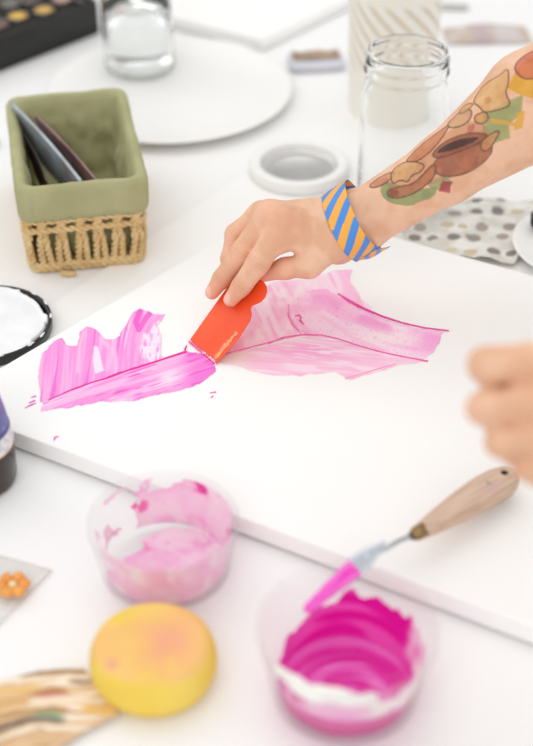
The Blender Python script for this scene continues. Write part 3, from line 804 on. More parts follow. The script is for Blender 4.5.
jar(at(399, 201, 0), 'tall empty clear glass jar standing behind the tattooed forearm', .0455, .130, .0405, .174, .0435)
jar(at(140, 68, .0045)+[0, 0, .0002], 'clear glass jar of water standing on the white plate', .0440, .120, .039, .160, .042, .085)
# striped tumbler
tb = thing('tumbler', at(390, 108, 0), 'cream tumbler with diagonal beige stripes behind the empty jar', 'tumbler')
def tumbler():
    na, nz = 200, 80; th, z = np.meshgrid(np.arange(na)*2*PI/na, np.linspace(.0, .165, nz), indexing='ij')
    r = .0500+.004*z/.165
    V = np.stack([r*np.cos(th), r*np.sin(th), z+.0005], -1)
    n = fbm(np.cos(th)*4, np.sin(th)*4, z*30, 5)
    ph = (th*8/(2*PI)*1.0*2+z*48) % 1
    s = sstep(.10, .18, ph)*sstep(.52, .44, ph)*sstep(.150, .14, z)*sstep(.055, .070, z)
    c = mix((246, 242, 233), (214, 200, 176), s*(.7+.3*n))
    return V.reshape(-1, 3), grid_faces(na, nz, True), lin(c.reshape(-1, 3))
V, Fq, c = tumbler()
obj('striped_wall', V, Fq, mat_attr('printed_tumbler', .5), tb, c)
MB().lathe([(0, .0008), (.0495, .0008), (.0490, .004), (.0524, .160), (.0534, .166), (.0546, .166), (.0543, .1645)], n=64).build('inner_wall', mat('cream_lining', (244, 240, 232), .5), tb)
MB().lathe([(0, .004), (.0488, .004)], n=64).build('base', mat('cream_lining', (244, 240, 232), .5), tb)
# upturned jar lid
jl = thing('jar_lid', at(299, 172, 0), 'white round jar lid lying open side up behind the hand', 'lid')
R = .0555
MB().lathe([(0, 0), (R-.002, 0), (R, .0015), (R, .011), (R-.001, .0128), (R-.003, .0134), (R-.0105, .0134), (R-.012, .0128), (R-.0125, .011), (R-.013, .004), (R-.016, .0030)], n=96).build('lid_ring', M_white, jl)
MB().lathe([(0, .0032), (R-.028, .0032), (R-.026, .0040), (R-.022, .0040), (R-.0150, .0030), (R-.0132, .0055)], n=96).build('lid_insert', mat('brushed_silver', (206, 206, 204), .28, .1, 30, metal=1.0), jl, label='silvery inside of the lid')
# ================================================================== TRAY AND ITS CONTENTS
q0 = at(100, 33, 0); q1 = at(0, 72, 0); te = nrm((q1-q0)*[1, 1, 0]); tn = np.array([te[1], -te[0], 0])
if tn[1] < 0: tn = -tn
TL, TD, TH = .42, .27, .045
tr = thing('tray', q0+te*TL/2+tn*TD/2, 'long black tray of small round pans at the top corner', 'tray', rz=math.atan2(te[1], te[0]))
M_blk = mat('matt_black', (34, 33, 32), .55, .15, 40)
sy = 1 if (np.array([-te[1], te[0], 0])@tn) > 0 else -1
MB().box((0, 0, .002), (TL, TD, .004), bev=.001).build('tray_floor', M_blk, tr)
for cx, cy, lx, ly in ((0, TD/2-.002, TL, .004), (0, -TD/2+.002, TL, .004), (TL/2-.002, 0, .004, TD-.008), (-TL/2+.002, 0, .004, TD-.008)):
    MB().box((cx, cy, .004+(TH-.004)/2), (lx, ly, TH-.004), bev=.001).build('tray_wall', M_blk, tr)
MB().box((0, 0, .0195), (TL-.009, TD-.009, .030), bev=.001).build('tray_insert', mat('charcoal_foam', (44, 40, 38), .9, .2, 60), tr)
pans = [((232, 186, 70), 'bright yellow'), ((226, 176, 84), 'golden'), ((128, 92, 74), 'brown'), ((206, 160, 150), 'dusty pink'), ((120, 116, 112), 'grey'), ((96, 76, 66), 'dark brown'), ((176, 128, 84), 'tan')]
spots = [(18, 19), (44, 13), (-2, 27), (62, 2), (10, 6), (30, 2), (84, 0)]
side_ = ['nearest the middle of the tray rim', 'right of the bright yellow one', 'at the picture edge', 'next to the golden one', 'behind the bright yellow one', 'behind the golden one', 'nearest the short end of the tray']
for (rgb, cn), (x, y), sd in zip(pans, spots, side_):
    p = at(x, y, .0348)
    o = thing('paint_pan', p, f'small {cn} round paint pan in the tray, {sd}', 'paint pan', 'round paint pans in the black tray')
    MB().lathe([(0, 0), (.0125, 0), (.0135, .001), (.0135, .005), (.0125, .0055), (.012, .004), (.012, .003)], n=36).build('pan', mat('pan_metal', (150, 146, 140), .35, metal=.8), o)
    MB().lathe([(0, .0052), (.006, .0050), (.0112, .0042), (.0119, .0032)], n=36).build('pigment', mat('pan_pigment', rgb, .7, .15, 120), o)
# ================================================================== THINGS FURTHER BACK
k0 = at(262, 41, .015); k1 = at(180, 20, .015); k2 = at(336, 5, .015)
ba = nrm((k1-k0)*[1, 1, 0]); bb = nrm((k2-k0)*[1, 1, 0])
bcv = thing('blank_canvas', k0*[1, 1, 0], 'blank white stretched canvas lying flat behind the plate, its corner pointing forward', 'canvas')
def quad_slab(o, name, m, a, b, la, lb, z0, z1, parent):
    V = [np.array([0, 0, z])+a*i*la+b*j*lb for z in (z0, z1) for i, j in ((0, 0), (1, 0), (1, 1), (0, 1))]
    Fc = [(3, 2, 1, 0), (4, 5, 6, 7)]+[(i, (i+1) % 4, 4+(i+1) % 4, 4+i) for i in range(4)]
    f = obj(name, V, Fc, m, parent); bv = f.modifiers.new('edge', 'BEVEL'); bv.width = .002; bv.segments = 3
    return flat_smooth(f, 40)
quad_slab(bcv, 'stretched_canvas', M_canvas, ba, bb, .26, .30, .001, .016, bcv)
def flat_pack(name, px, py, wx, wy, hgt, rz, m, label, cat, extra=None):
    o = thing(name, at(px, py, 0), label, cat, rz=rz)
    f = MB().box((0, 0, hgt/2), (wx, wy, hgt), bev=min(.003, hgt*.3)).build('body', m, o)
    flat_smooth(f, 45)
    return o
o = flat_pack('card_box', 316, 66, .070, .040, .012, .12, mat('pale_grey_card', (214, 216, 224), .5, .05, 20), 'small pale grey flat box with a brown wrapper on it, beside the striped tumbler', 'box')
V, Fq = np.array([[(u-.5)*.060, (v-.5)*.026+.003, .0125+.004*math.sin(PI*u)*math.sin(PI*v)+.003*float(noise(u*5, v*5))] for u in np.linspace(0, 1, 20) for v in np.linspace(0, 1, 12)]), grid_faces(20, 12)
obj('brown_wrapper', V, Fq, mat('brown_kraft', (196, 168, 140), .6, .2, 30, rgb2=(150, 122, 104)), o)
o = thing('paper_packet', at(487, 36, 0), 'pale brown and pinkish paper packet lying near the back edge', 'packet', rz=.05)
V = np.array([[(u-.5)*.112, (v-.5)*.052, .0008+.010*(math.sin(PI*u)*math.sin(PI*v))**.5*1.5*(.6+.7*float(noise(u*6, v*3, 0, 3)))] for u in np.linspace(0, 1, 40) for v in np.linspace(0, 1, 18)])
xx = V[:, 0]*60
obj('wrapper', V, grid_faces(40, 18), mat_attr('packet_print', .6), o, lin(mix(mix((206, 188, 172), (214, 206, 204), sstep(.35, .65, fbm(xx, V[:, 1]*60, 0, 5))), (186, 166, 190), .5*np.exp(-((V[:, 0]+.012)/.012)**2)))) 
o = flat_pack('grey_strip', 446, 8, .060, .016, .004, -.1, mat('grey_card', (196, 192, 188), .6, .1, 30), 'short grey card strip lying behind the striped tumbler', 'strip')
# ================================================================== SPOTTED BAG BEHIND THE CANVAS
gp = [at(x, y, 0)[:2] for x, y in ((372, 246), (410, 208), (440, 203), (536, 204), (538, 234), (526, 250), (514, 268))]
g0 = np.array([*np.mean(gp, 0), 0])
bg = thing('gift_bag', g0, 'flat clear bag printed with brown and beige spots behind the canvas', 'bag')
def spotted():
    P = np.array(gp); lo, hi = P.min(0)-.003, P.max(0)+.003
    nx, ny = int((hi[0]-lo[0])/.0011), int((hi[1]-lo[1])/.0011)
    X, Y = np.meshgrid(np.linspace(lo[0], hi[0], nx), np.linspace(lo[1], hi[1], ny), indexing='ij')
    sd = poly_sd(gp, X, Y)
    Z = .002+.004*fbm(X*25, Y*25, 0, 3)+.003*sstep(.55, .75, noise(X*45+3, Y*30, 0, 8))
    n = fbm(X*60, Y*60, 0, 9)
    c = mix((216, 212, 202), (238, 236, 230), sstep(.3, .7, n))
    c = mix(c, (196, 192, 184), .6*sstep(.5, .75, fbm(X*22, Y*40, 0, 19)))
    rnd = random.Random(4); pts = []
    for i in range(7):
        for j in range(16):
            pts.append((lo[0]+(j+.5*(i % 2)+rnd.uniform(-.22, .22))*.0225, lo[1]+(i+rnd.uniform(-.2, .2))*.0265))
    for (cx, cy) in pts:
        a = rnd.uniform(-.5, .9); rx, ry = rnd.uniform(.0062, .0088), rnd.uniform(.0052, .0076)
        col = rnd.choice([(146, 134, 126), (124, 112, 106), (202, 186, 154), (212, 198, 168), (160, 146, 136)])
        u = (X-cx)*math.cos(a)+(Y-cy)*math.sin(a); v = -(X-cx)*math.sin(a)+(Y-cy)*math.cos(a)
        d = np.sqrt((u/rx)**2+(v/ry)**2)+.5*(n-.5)
        c = mix(c, col, .9*sstep(1.05, .8, d))
    V = np.stack([X-g0[0], Y-g0[1], Z], -1).reshape(-1, 3)
    return prune(V, grid_faces(nx, ny), sd.ravel() > 0, lin(c.reshape(-1, 3)))
V, Fq, c = spotted()
obj('bag_film', V, Fq, mat_attr('printed_film', .25, bump=.1, bscale=120), bg, c)
MB().tube([(at(445, 213, .0)-g0)+[0, -.004, .012], (at(445, 213, .0)-g0)+[0, .008, .013], (at(445, 213, .0)-g0)+[.002, .016, .011]], [.0022, .0030, .0020], 10).build('film_highlight', M_white, bg)  # white lump shaped as the bright highlight on the bag film
sau = thing('saucer', at(588, 252, 0), 'white round saucer cut off by the picture edge, beside the spotted bag', 'saucer')
R = .078
MB().lathe([(0, .001), (R*.6, .001), (R*.97, .0085), (R, .0105), (R-.001, .0118), (R*.95, .0105), (R*.6, .0042), (0, .004)], n=96).build('saucer_body', M_china, sau)
bk = thing('bottle_cap', at(540, 228, .0095), 'round black bottle cap on the saucer rim at the picture edge', 'cap')
MB().lathe([(0, .003), (.0095, .003), (.0105, .004), (.0110, .015), (.0100, .0165), (0, .0168)], n=40).build('cap_body', M_blk, bk)
# ================================================================== FRONT LEFT: SACHET, PAINTED PAPER
sc0 = at(52, 572, 0); sa = nrm((at(0, 557, 0)-sc0)*[1, 1, 0]); sb = nrm((at(0, 625, 0)-sc0)*[1, 1, 0])
sac = thing('plastic_sachet', sc0, 'flat clear plastic sachet at the left picture edge, under the orange flower', 'sachet')
M_sach = mat_film('hazy_film', (228, 226, 221), .40, .2)
V = np.array([[*(sa*i*.085+sb*j*.080)[:2], .0012+.0022*float(noise(i*4, j*4, 0, 5))*(1 if 0 < i < 1 and 0 < j < 1 else .3)] for i in np.linspace(0, 1, 26) for j in np.linspace(0, 1, 26)])
obj('film', V, grid_faces(26, 26), M_sach, sac)
sm_ = MB()
for a, b in ((0*sa, sa*.085), (0*sb, sb*.08), (sa*.085, sa*.085+sb*.08)): sm_.tube([a+[0, 0, .0014], b+[0, 0, .0014]], .0007, 6)
sm_.build('welded_seam', mat_film('film_seam', (236, 224, 216), .35), sac)
fp = at(13, 588, .004)
flo = thing('bead_flower', fp, 'orange flower of round beads with a cream centre on the clear sachet', 'flower')
M_or = mat('orange_bead', (243, 168, 78), .35, .25, 60, rgb2=(232, 144, 58), coat=.3)
for k in range(6):
    a = math.radians(60*k+8)
    MB().lathe([(0, -.0030), (.0030, -.0024), (.0050, -.0004), (.0052, .0006), (.0040, .0026), (.0022, .0034), (0, .0036)], (.0088*math.cos(a), .0088*math.sin(a), .003), 24).build('petal_bead', M_or, flo)
MB().lathe([(0, -.002), (.0030, -.001), (.0038, .0006), (.0026, .0026), (0, .0032)], (0, 0, .003), 20).build('centre_bead', mat('cream_bead', (248, 226, 170), .3), flo)
ppx = [at(x, y, 0)[:2] for x, y in ((120, 718), (104, 694), (84, 671), (40, 672), (0, 681), (-40, 690), (-40, 790), (40, 764), (84, 736))]
pp0 = np.array([*np.mean(ppx, 0), 0])
ppr = thing('painted_paper', pp0, 'scrap of paper painted with brown, ochre and green curved strokes, front left', 'painting')
def painted():
    P = np.array(ppx); lo, hi = P.min(0)-.002, P.max(0)+.002; r = .0009
    nx, ny = int((hi[0]-lo[0])/r), int((hi[1]-lo[1])/r)
    X, Y = np.meshgrid(np.linspace(lo[0], hi[0], nx), np.linspace(lo[1], hi[1], ny), indexing='ij')
    sd = poly_sd(ppx, X, Y)
    px, py = proj(np.stack([X, Y, 0*X], -1).reshape(-1, 3)); px = px.reshape(X.shape); py = py.reshape(X.shape)
    # strokes arch over a point below the scrap
    cx, cy = 62, 800
    q = np.hypot((px-cx)*.55, py-cy)+3*(fbm(px*.05, py*.05, 0, 4)-.5)*2
    n = noise(q*.22, px*.012, 0, 6); n2 = noise(q*.5, px*.02, 0, 16)
    c = mix((226, 190, 146), (246, 228, 204), sstep(.35, .7, n))
    c = mix(c, (176, 124, 70), .85*sstep(.62, .8, n2))
    c = mix(c, (250, 240, 226), .8*sstep(.68, .82, noise(q*.3, px*.015, 0, 26)))
    for q0, w, x0, x1, rgb in ((126, 2.2, 20, 100, (150, 110, 66)), (104, 2.0, 34, 66, (206, 120, 110)), (80, 3.0, -40, 64, (92, 86, 84)), (84, 3.2, 36, 62, (120, 160, 116)), (90, 4, 84, 116, (236, 182, 84)), (112, 2.5, -20, 40, (238, 190, 100)), (100, 5, -40, 30, (214, 164, 100)), (117, 2.5, 70, 115, (140, 112, 86))):
        c = mix(c, rgb, .85*np.exp(-((q-q0)/w)**2)*sstep(x0-6, x0+6, px)*sstep(x1+6, x1-6, px))
    Z = .0006+.0045*np.exp(-(np.abs(sd)/.012))*sstep(-.2, -.1, X)*.7+.001*noise(X*20, Y*20)
    V = np.stack([X-pp0[0], Y-pp0[1], Z], -1).reshape(-1, 3)
    return prune(V, grid_faces(nx, ny), sd.ravel() > 0, lin(c.reshape(-1, 3)))
V, Fq, c = painted()
po = obj('painted_sheet', V, Fq, mat_attr('gouache', .6), ppr, c)
sm_ = po.modifiers.new('thick', 'SOLIDIFY'); sm_.thickness = .0004; sm_.offset = -1
# ================================================================== SCRAPER
sL = at(188, 342, CH+.0012); sR = at(215, 364, CH+.0012); sT = at(250, 290, CH+.049); sC = (sL+sR)/2
sx = nrm(sR-sL); sy_ = sT-sC; sy_ = nrm(sy_-sx*(sy_@sx)); sn = np.cross(sx, sy_)
if sn@(CAM-sC) < 0: sn = -sn
def on_plane(px, py, off=0.0):
    d = ray(px, py); o = sC+sn*off; return CAM+d*(((o-CAM)@sn)/(d@sn))
scr = thing('paint_scraper', sC, 'orange plastic scraper held in the right hand, its edge on the canvas', 'scraper')
out = [(188, 342), (201.5, 353), (215, 364), (225, 353.5), (235, 342.5), (243, 331.5), (250, 320), (251.5, 314), (250.5, 309), (252, 305.5), (256, 304), (261, 301.5), (265, 297), (267, 291), (266.5, 286), (263.5, 281.5), (259, 278.5), (254, 276), (247, 272), (240, 273), (234, 278), (228, 286), (222, 294), (210, 311), (199, 326.5)]
o2 = []
for (x, y) in out:
    q = on_plane(x, y)-sC; o2.append((q@sx, q@sy_))
m_or = mat('orange_plastic', (250, 92, 40), .42, .06, 30, rgb2=(244, 80, 34))
mb = MB().prism(o2, lambda x, y, s: sx*x+sy_*y-sn*(.0011*(1-s)))
f = mb.build('blade_body', m_or, scr); bv = f.modifiers.new('edge', 'BEVEL'); bv.width = .0004; bv.segments = 2; flat_smooth(f, 40)
# paint picked up along the working edge
def smear(poly, cf, th=.0006):
    q2 = [((on_plane(x, y)-sC)@sx, (on_plane(x, y)-sC)@sy_) for x, y in poly]
    P = np.array(q2); lo, hi = P.min(0)-.001, P.max(0)+.001; r = .0006
    X, Y = np.meshgrid(np.arange(lo[0], hi[0], r), np.arange(lo[1], hi[1], r), indexing='ij')
    sd = poly_sd(q2, X, Y)+.0012*(noise(X*600, Y*600, 0, 4)-.5)*2
    Z = .0002+th*np.clip(sd/.001, 0, 1)
    V = X.ravel()[:, None]*sx+Y.ravel()[:, None]*sy_+Z.ravel()[:, None]*sn
    return prune(V, grid_faces(*X.shape), sd.ravel() > 0, lin(cf(X, Y).reshape(-1, 3)))
V, Fq, c = smear([(187.5, 341), (216, 364.5), (217, 361), (203, 350.5), (190, 339.5)], lambda X, Y: mix((250, 190, 220), (238, 110, 190), sstep(.4, .7, noise(X*300, Y*300, 0, 2))))
obj('paint_on_edge', V, Fq, M_wet, scr, c, label='pink paint on the working edge')
V, Fq, c = smear([(216, 361), (228, 346), (239, 333), (237, 330), (222, 346), (213, 358)], lambda X, Y: mix((250, 150, 110), (244, 190, 80), sstep(.5, .8, noise(X*260, Y*260, 0, 6))), .0003)
obj('paint_on_edge', V, Fq, M_wet, scr, c, label='yellowish paint along the right edge')
def pl_D(px, py): return (on_plane(px, py)-CAM)@FW
# ================================================================== PERSON
# ---- right hand
def J(px, py, D): return hp(px, py, D)
W0 = J(358, 215, 1.356)                      # wrist centre
E0 = J(533, 107, 1.300)                      # forearm centre at the picture edge
fa = nrm(E0-W0)
toc = CAM-(W0+fa*.1); fn_ = nrm(toc-fa*(toc@fa)); fb = np.cross(fa, fn_)   # fn_: side of the arm that faces up-front; fb: across it
if (proj(W0+fb*.02)[1]) < proj(W0)[1]: fb = -fb                             # fb points to the thumb side
elbowR = W0+fa*.255
scl = .00090
fing = []
def finger(js, rs, k=.0035):
    return union([capsule(js[i], js[i+1], rs[i], rs[i+1]) for i in range(len(js)-1)], k)
i_mcp, m_mcp, r_mcp, p_mcp = J(284, 221, 1.330), J(269, 214.5, 1.342), J(262, 215, 1.360), J(262, 221, 1.376)
i_tip = on_plane(231, 299.5, .0072); i_dip = on_plane(241.5, 286, .0104); i_pip = J(258, 263, 1.334)
m_tip = on_plane(212, 292.5, .0070); m_dip = on_plane(222.5, 278, .0104); m_pip = J(241.5, 253, 1.345)
r_pip = J(236, 234, 1.361); r_dip = J(230, 259, 1.364); r_tip = J(228.5, 274, 1.362)
p_pip = J(243, 243, 1.379); p_dip = J(240, 262, 1.380); p_tip = J(243, 276, 1.378)
fI = finger([i_mcp, i_pip, i_dip, i_tip], [.0126, .0106, .0089, .0068])
fM = finger([m_mcp, m_pip, m_dip, m_tip], [.0120, .0101, .0086, .0065])
fR = finger([r_mcp, r_pip, r_dip, r_tip], [.0116, .0097, .0082, .0062])
fP = finger([p_mcp, p_pip, p_dip, p_tip], [.0098, .0076, .0066, .0052])
t_cmc = J(338, 240, 1.344); t_mcp = J(309, 265, 1.340); t_ip = J(285, 268.5, 1.346); t_tip = on_plane(263, 274, -.0092)
fT = finger([t_cmc, t_mcp, t_ip, t_tip], [.0150, .0112, .0090, .0072], .006)
wU, wL = W0-fb*.0042, W0+fb*.0145
palm = union([capsule(J(338, 214, 1.358), m_mcp, .0150, .0112), capsule(J(338, 213, 1.366), r_mcp, .0145, .0106), capsule(J(340, 216, 1.374), p_mcp, .0140, .0098),
              capsule(J(338, 228, 1.350), i_mcp, .0155, .0110), capsule(J(336, 240, 1.346), J(303, 238, 1.338), .0140, .0105), capsule(J(322, 246, 1.344), J(303, 247, 1.338), .0135, .0082), capsule(J(296, 234, 1.334), J(283, 245, 1.334), .0075, .0060)], .010)
webs = union([capsule(i_mcp*.55+i_pip*.45, m_mcp*.55+m_pip*.45, .0068, .0068), capsule(m_mcp*.6+m_pip*.4, r_mcp*.6+r_pip*.4, .0066, .0066), capsule(r_mcp*.6+r_pip*.4, p_mcp*.6+p_pip*.4, .006, .006)], .004)
dz_ = np.array([0, -.30, .95])
tend = union([capsule(i_mcp+dz_*.0072, J(326, 208, 1.350), .0052, .0030), capsule(m_mcp+dz_*.0068, J(326, 203, 1.356), .0052, .0030), capsule(r_mcp+dz_*.0066, J(326, 202, 1.362), .0050, .0030),
              ellip(i_mcp+dz_*.0050, [.0092]*3), ellip(m_mcp+dz_*.0046, [.0088]*3), ellip(i_pip+dz_*.0022, [.0090]*3), ellip(m_pip+dz_*.0020, [.0086]*3)], .002)
e1, e2 = elbowR-fb*.013, elbowR+fb*.013
md, fe = W0+fa*.088, W0+fa*.182
farm = union([capsule(wU-fa*.035, wU, .0162, .0164), capsule(wU, md-fb*.0045, .0164, .0196), capsule(md-fb*.0045, fe-fb*.0150, .0200, .0325), capsule(fe-fb*.0150, e1, .0325, .035),
              capsule(wL-fa*.030, wL, .0172, .0178), capsule(wL, md+fb*.0140, .0178, .0222), capsule(md+fb*.0140, fe+fb*.0135, .0222, .0325), capsule(fe+fb*.0135, e2, .0325, .035)], .010)
upR = capsule(elbowR, elbowR+np.array([.03, 0, .02]), .038, .038)
grooves = []
for a, b, w in ((i_pip, i_mcp, .0092), (m_pip, m_mcp, .0088), (r_pip, r_mcp, .0086)):
    ax = nrm(b-a); grooves.append((a, ax, w))
for a, b, w in ((i_dip, i_pip, .0078), (m_dip, m_pip, .0075)):
    grooves.append((a, nrm(b-a), w))
def f_right(p):
    d = fI(p)
    d = smin(d, fM(p), .0007); d = smin(d, fR(p), .0008); d = smin(d, fP(p), .0008)
    d = smin(d, webs(p), .003)
    d = smin(d, palm(p), .010)
    d = smin(d, tend(p), .0035)
    d = smin(d, fT(p), .0045)
    d = smin(d, smin(farm(p), upR(p), .02), .016)
    for a, ax, w in grooves:
        q = p-a; s = q@ax; near = np.exp(-(((q*q).sum(1))/(w*1.35)**2)**2)
        for o, k in ((-.0030, .0006), (0, .0009), (.0030, .0007)): d = d+near*k*np.exp(-((s-o)/.0009)**2)
    return d
box = np.array([[-.075, 1.02, .015], [elbowR[0]+.07, 1.33, elbowR[2]+.07]])
Vr, Qr = nets(f_right, box[0], box[1], .00108)
# ---- left hand
def fing2(js, rs): return finger(js, rs, .005)
LD = -.02
li = fing2([J(578, 358, .895), J(486, 365, .905), J(499, 386, .932), J(528, 388, .945)], [.0135, .0108, .0095, .0085])
lm = fing2([J(580, 394, .890), J(482.5, 408, .905), J(500, 424, .935), J(530, 428, .945)], [.0130, .0096, .0088, .0080])
lr = fing2([J(582, 428, .890), J(500, 442, .908), J(514, 452, .935), J(540, 458, .945)], [.0120, .0090, .0084, .0076])
lp = fing2([J(588, 458, .895), J(527, 466, .912), J(538, 474, .935), J(560, 476, .940)], [.0110, .0084, .0078, .007])
lt = fing2([J(640, 378, .93), J(600, 372, .945), J(560, 376, .955), J(530, 384, .960)], [.016, .0120, .0105, .0088])
wL_ = J(668, 412, .905); elbowL = np.array([.42, .70, .30])
lpalm = union([capsule(wL_, J(578, 360, .897), .021, .0145), capsule(wL_, J(580, 395, .893), .021, .0140), capsule(wL_, J(582, 428, .893), .021, .0130), capsule(wL_, J(588, 456, .898), .020, .0115),
               capsule(wL_+[0, .012, 0], J(600, 390, .925), .020, .014)], .014)
lfa = union([capsule(wL_, wL_*.45+elbowL*.55, .0245, .037), capsule(wL_*.45+elbowL*.55, elbowL, .037, .037)], .014)
upL = capsule(elbowL, elbowL+np.array([.03, .01, .02]), .038, .038)
def f_left(p):
    d = li(p)
    for g in (lm, lr, lp): d = smin(d, g(p), .004)
    d = smin(d, lpalm(p), .012); d = smin(d, lt(p), .006)
    return smin(d, smin(lfa(p), upL(p), .02), .016)
Vl, Ql = nets(f_left, [.10, .60, .15], [.49, .86, .38], .0022)
# ---- rest of the body (stands at the table's right end, leaning over it)
shR, shL = np.array([.60, 1.12, .47]), np.array([.62, .76, .47])
neck = np.array([.585, .94, .55]); headc = np.array([.545, .94, .70]); pel = np.array([.84, .94, .10])
hipR, hipL = pel+[0, .085, -.05], pel+[0, -.085, -.05]; kneeR, kneeL = np.array([.85, 1.04, -.30]), np.array([.83, .84, -.30])
ankR, ankL = np.array([.90, 1.06, -.68]), np.array([.88, .82, -.68])
chest = np.array([.66, .94, .40])
def sym(fs, k): return union(fs, k)
nose_d = nrm([-.9, 0, -.42])
body_parts = [capsule(elbowR+nrm(shR-elbowR)*.01, shR, .038, .047), capsule(elbowL+nrm(shL-elbowL)*.01, shL, .038, .047), capsule(shR, neck+[.02, .03, -.03], .050, .045), capsule(shL, neck+[.02, -.03, -.03], .050, .045),
    capsule(chest+[0, .06, 0], pel+[-.03, .05, .12], .105, .095), capsule(chest+[0, -.06, 0], pel+[-.03, -.05, .12], .105, .095), capsule(pel+[0, .05, .02], pel+[0, -.05, .02], .115, .115),
    capsule(neck+[.03, 0, -.05], headc+[.02, 0, -.06], .055, .050),
    capsule(hipR, kneeR, .085, .058), capsule(kneeR, ankR, .056, .038), capsule(hipL, kneeL, .085, .058), capsule(kneeL, ankL, .056, .038),
    capsule(ankR+[.02, 0, -.03], ankR+[-.13, .02, -.045], .034, .022), capsule(ankL+[.02, 0, -.03], ankL+[-.13, -.02, -.045], .034, .022)]
head_parts = union([ellip(headc, [.094, .076, .105]), ellip(headc+[-.028, 0, -.055], [.060, .055, .062])], .03)
nose = union([capsule(headc+[-.088, 0, .012], headc+[-.106, 0, -.022], .009, .012), capsule(headc+[-.098, .010, -.026], headc+[-.098, -.010, -.026], .008, .008),
              ellip(headc+[-.002, .078, -.004], [.018, .008, .030]), ellip(headc+[-.002, -.078, -.004], [.018, .008, .030]),
              capsule(headc+[-.083, .020, -.056], headc+[-.083, -.020, -.056], .007, .007)], .006)
tors = union(body_parts, .05)
def f_body(p): return smin(smin(tors(p), head_parts(p), .03), nose(p), .008)
Vb, Qb = nets(f_body, [.36, .55, -.77], [1.06, 1.32, .86], .0075)
# ---- skin pigment
SK = np.array((228, 178, 144.))
def skin(V, seed=0):
    n = fbm(V[:, 0]*60, V[:, 1]*60, V[:, 2]*60, 3); n2 = fbm(V[:, 0]*220, V[:, 1]*220, V[:, 2]*220, 5)
    c = mix(SK, (238, 194, 164), sstep(.35, .65, n)); c = mix(c, (222, 164, 132), .18*sstep(.5, .8, n2)); return c
cr = skin(Vr)
def g3(c, P, r, rgb, k): return mix(c, rgb, k*np.exp(-((Vr-P)**2).sum(1)/r**2))
for P, r in ((i_pip, .012), (m_pip, .011), (r_pip, .011), (i_mcp, .016), (m_mcp, .014)): cr = g3(cr, P, r, (230, 160, 128), .45)
for P, r in ((i_tip, .011), (m_tip, .011), (r_tip, .012), (t_tip, .014), (t_ip, .012)): cr = g3(cr, P, r, (238, 160, 134), .6)
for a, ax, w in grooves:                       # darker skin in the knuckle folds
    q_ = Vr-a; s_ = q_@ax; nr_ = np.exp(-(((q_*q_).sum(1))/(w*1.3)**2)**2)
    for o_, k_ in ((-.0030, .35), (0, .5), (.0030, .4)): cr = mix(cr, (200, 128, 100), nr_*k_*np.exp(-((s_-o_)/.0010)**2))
# nails: a small oval on the back of the finger end
def nail(c, tip, dip, w):
    ax = nrm(tip-dip); back = nrm(sn-ax*(sn@ax)); side = np.cross(ax, back)
    q = Vr-(tip+ax*w*.25); a = q@ax; b = q@side; h = q@back
    d = np.sqrt((a/.0062)**2+(b/.0046)**2)
    return mix(c, (246, 198, 182), .85*sstep(1.1, .9, d)*(h > w*.3))
cr = nail(cr, i_tip, i_dip, .0060); cr = nail(cr, m_tip, m_dip, .0057)
# pink paint on the fingertips' ends
# ---- tattoo: abstract leaves and colour blocks, drawn in arm coordinates (mm along the arm, mm around it)
q = Vr-W0; ua = q@fa*1000; rv = q-(q@fa)[:, None]*fa; cn = rv@fn_; cb = rv@fb; rr = np.hypot(cn, cb)
wa = np.arctan2(cb, cn)*rr*1000                # 0 on the line facing up-front, + toward the thumb side
PXD = nrm(np.array([175, -107.0])); PXP = np.array([-PXD[1], PXD[0]]); PX0 = np.array([358, 215.0])
def arm_uv(poly):
    out = []
    for x, y in poly:
        d = np.array([x, y])-PX0; s = d@PXD; o = d@PXP; R = 33+22*np.clip(s/205, 0, 1.2)
        u = s/1.128; w_ = R/1.11*math.asin(max(-.98, min(.98, o/R)))*.88
        out.append((u, w_))
    return out
def smooth(poly, n=2):
    P = np.array(poly, float)
    for _ in range(n):
        Q = np.roll(P, -1, 0); P = np.stack([P*.75+Q*.25, P*.25+Q*.75], 1).reshape(-1, 2)
    return P
ink = (ua > 5) & (cn > -.01)
ct = cr.copy(); nz_ = fbm(ua*.12, wa*.12, 0, 9)
def fill(poly, rgb, rgb2=None, line=None, lw=.6, k=.78, sm=2):
    global ct
    P = smooth(arm_uv(poly), sm) if sm else arm_uv(poly)
    P = np.array(P); lo, hi = P.min(0)-3, P.max(0)+3
    idx = np.where(ink & (ua > lo[0]) & (ua < hi[0]) & (wa > lo[1]) & (wa < hi[1]))[0]
    if not len(idx): return
    sd = poly_sd(P, ua[idx], wa[idx]); c = ct[idx]
    f = np.tile(np.array(rgb, float), (len(idx), 1))
    if rgb2 is not None: f = mix(f, rgb2, sstep(.35, .7, nz_[idx])*.8+.2*sstep(3, 0, sd))
    c = mix(c, f, k*sstep(-.4, .4, sd))
    if line is not None: c = mix(c, line, .72*sstep(lw+.5, lw-.3, np.abs(sd)))
    ct[idx] = c
LN = (104, 72, 60); GR, GR2 = (142, 154, 96), (120, 142, 98)
fill([(384, 176), (408, 184), (430, 188), (445, 184), (440, 198), (424, 202), (418, 206), (396, 202), (384, 192)], GR, GR2, sm=1, k=.8)
fill([(430, 180), (450, 174), (460, 182), (452, 190), (438, 188)], (150, 160, 104), GR2, sm=0, k=.7)
fill([(448, 180), (458, 181), (456, 193), (445, 191)], (176, 70, 78), (160, 60, 70), sm=0)
fill([(372, 178), (388, 172), (394, 178), (380, 184)], (176, 110, 100), (160, 96, 96), sm=1, k=.7)
fill([(486, 112), (506, 100), (524, 94), (524, 112), (512, 124), (514, 138), (498, 142), (486, 134)], GR, (160, 166, 104), sm=0, k=.8)
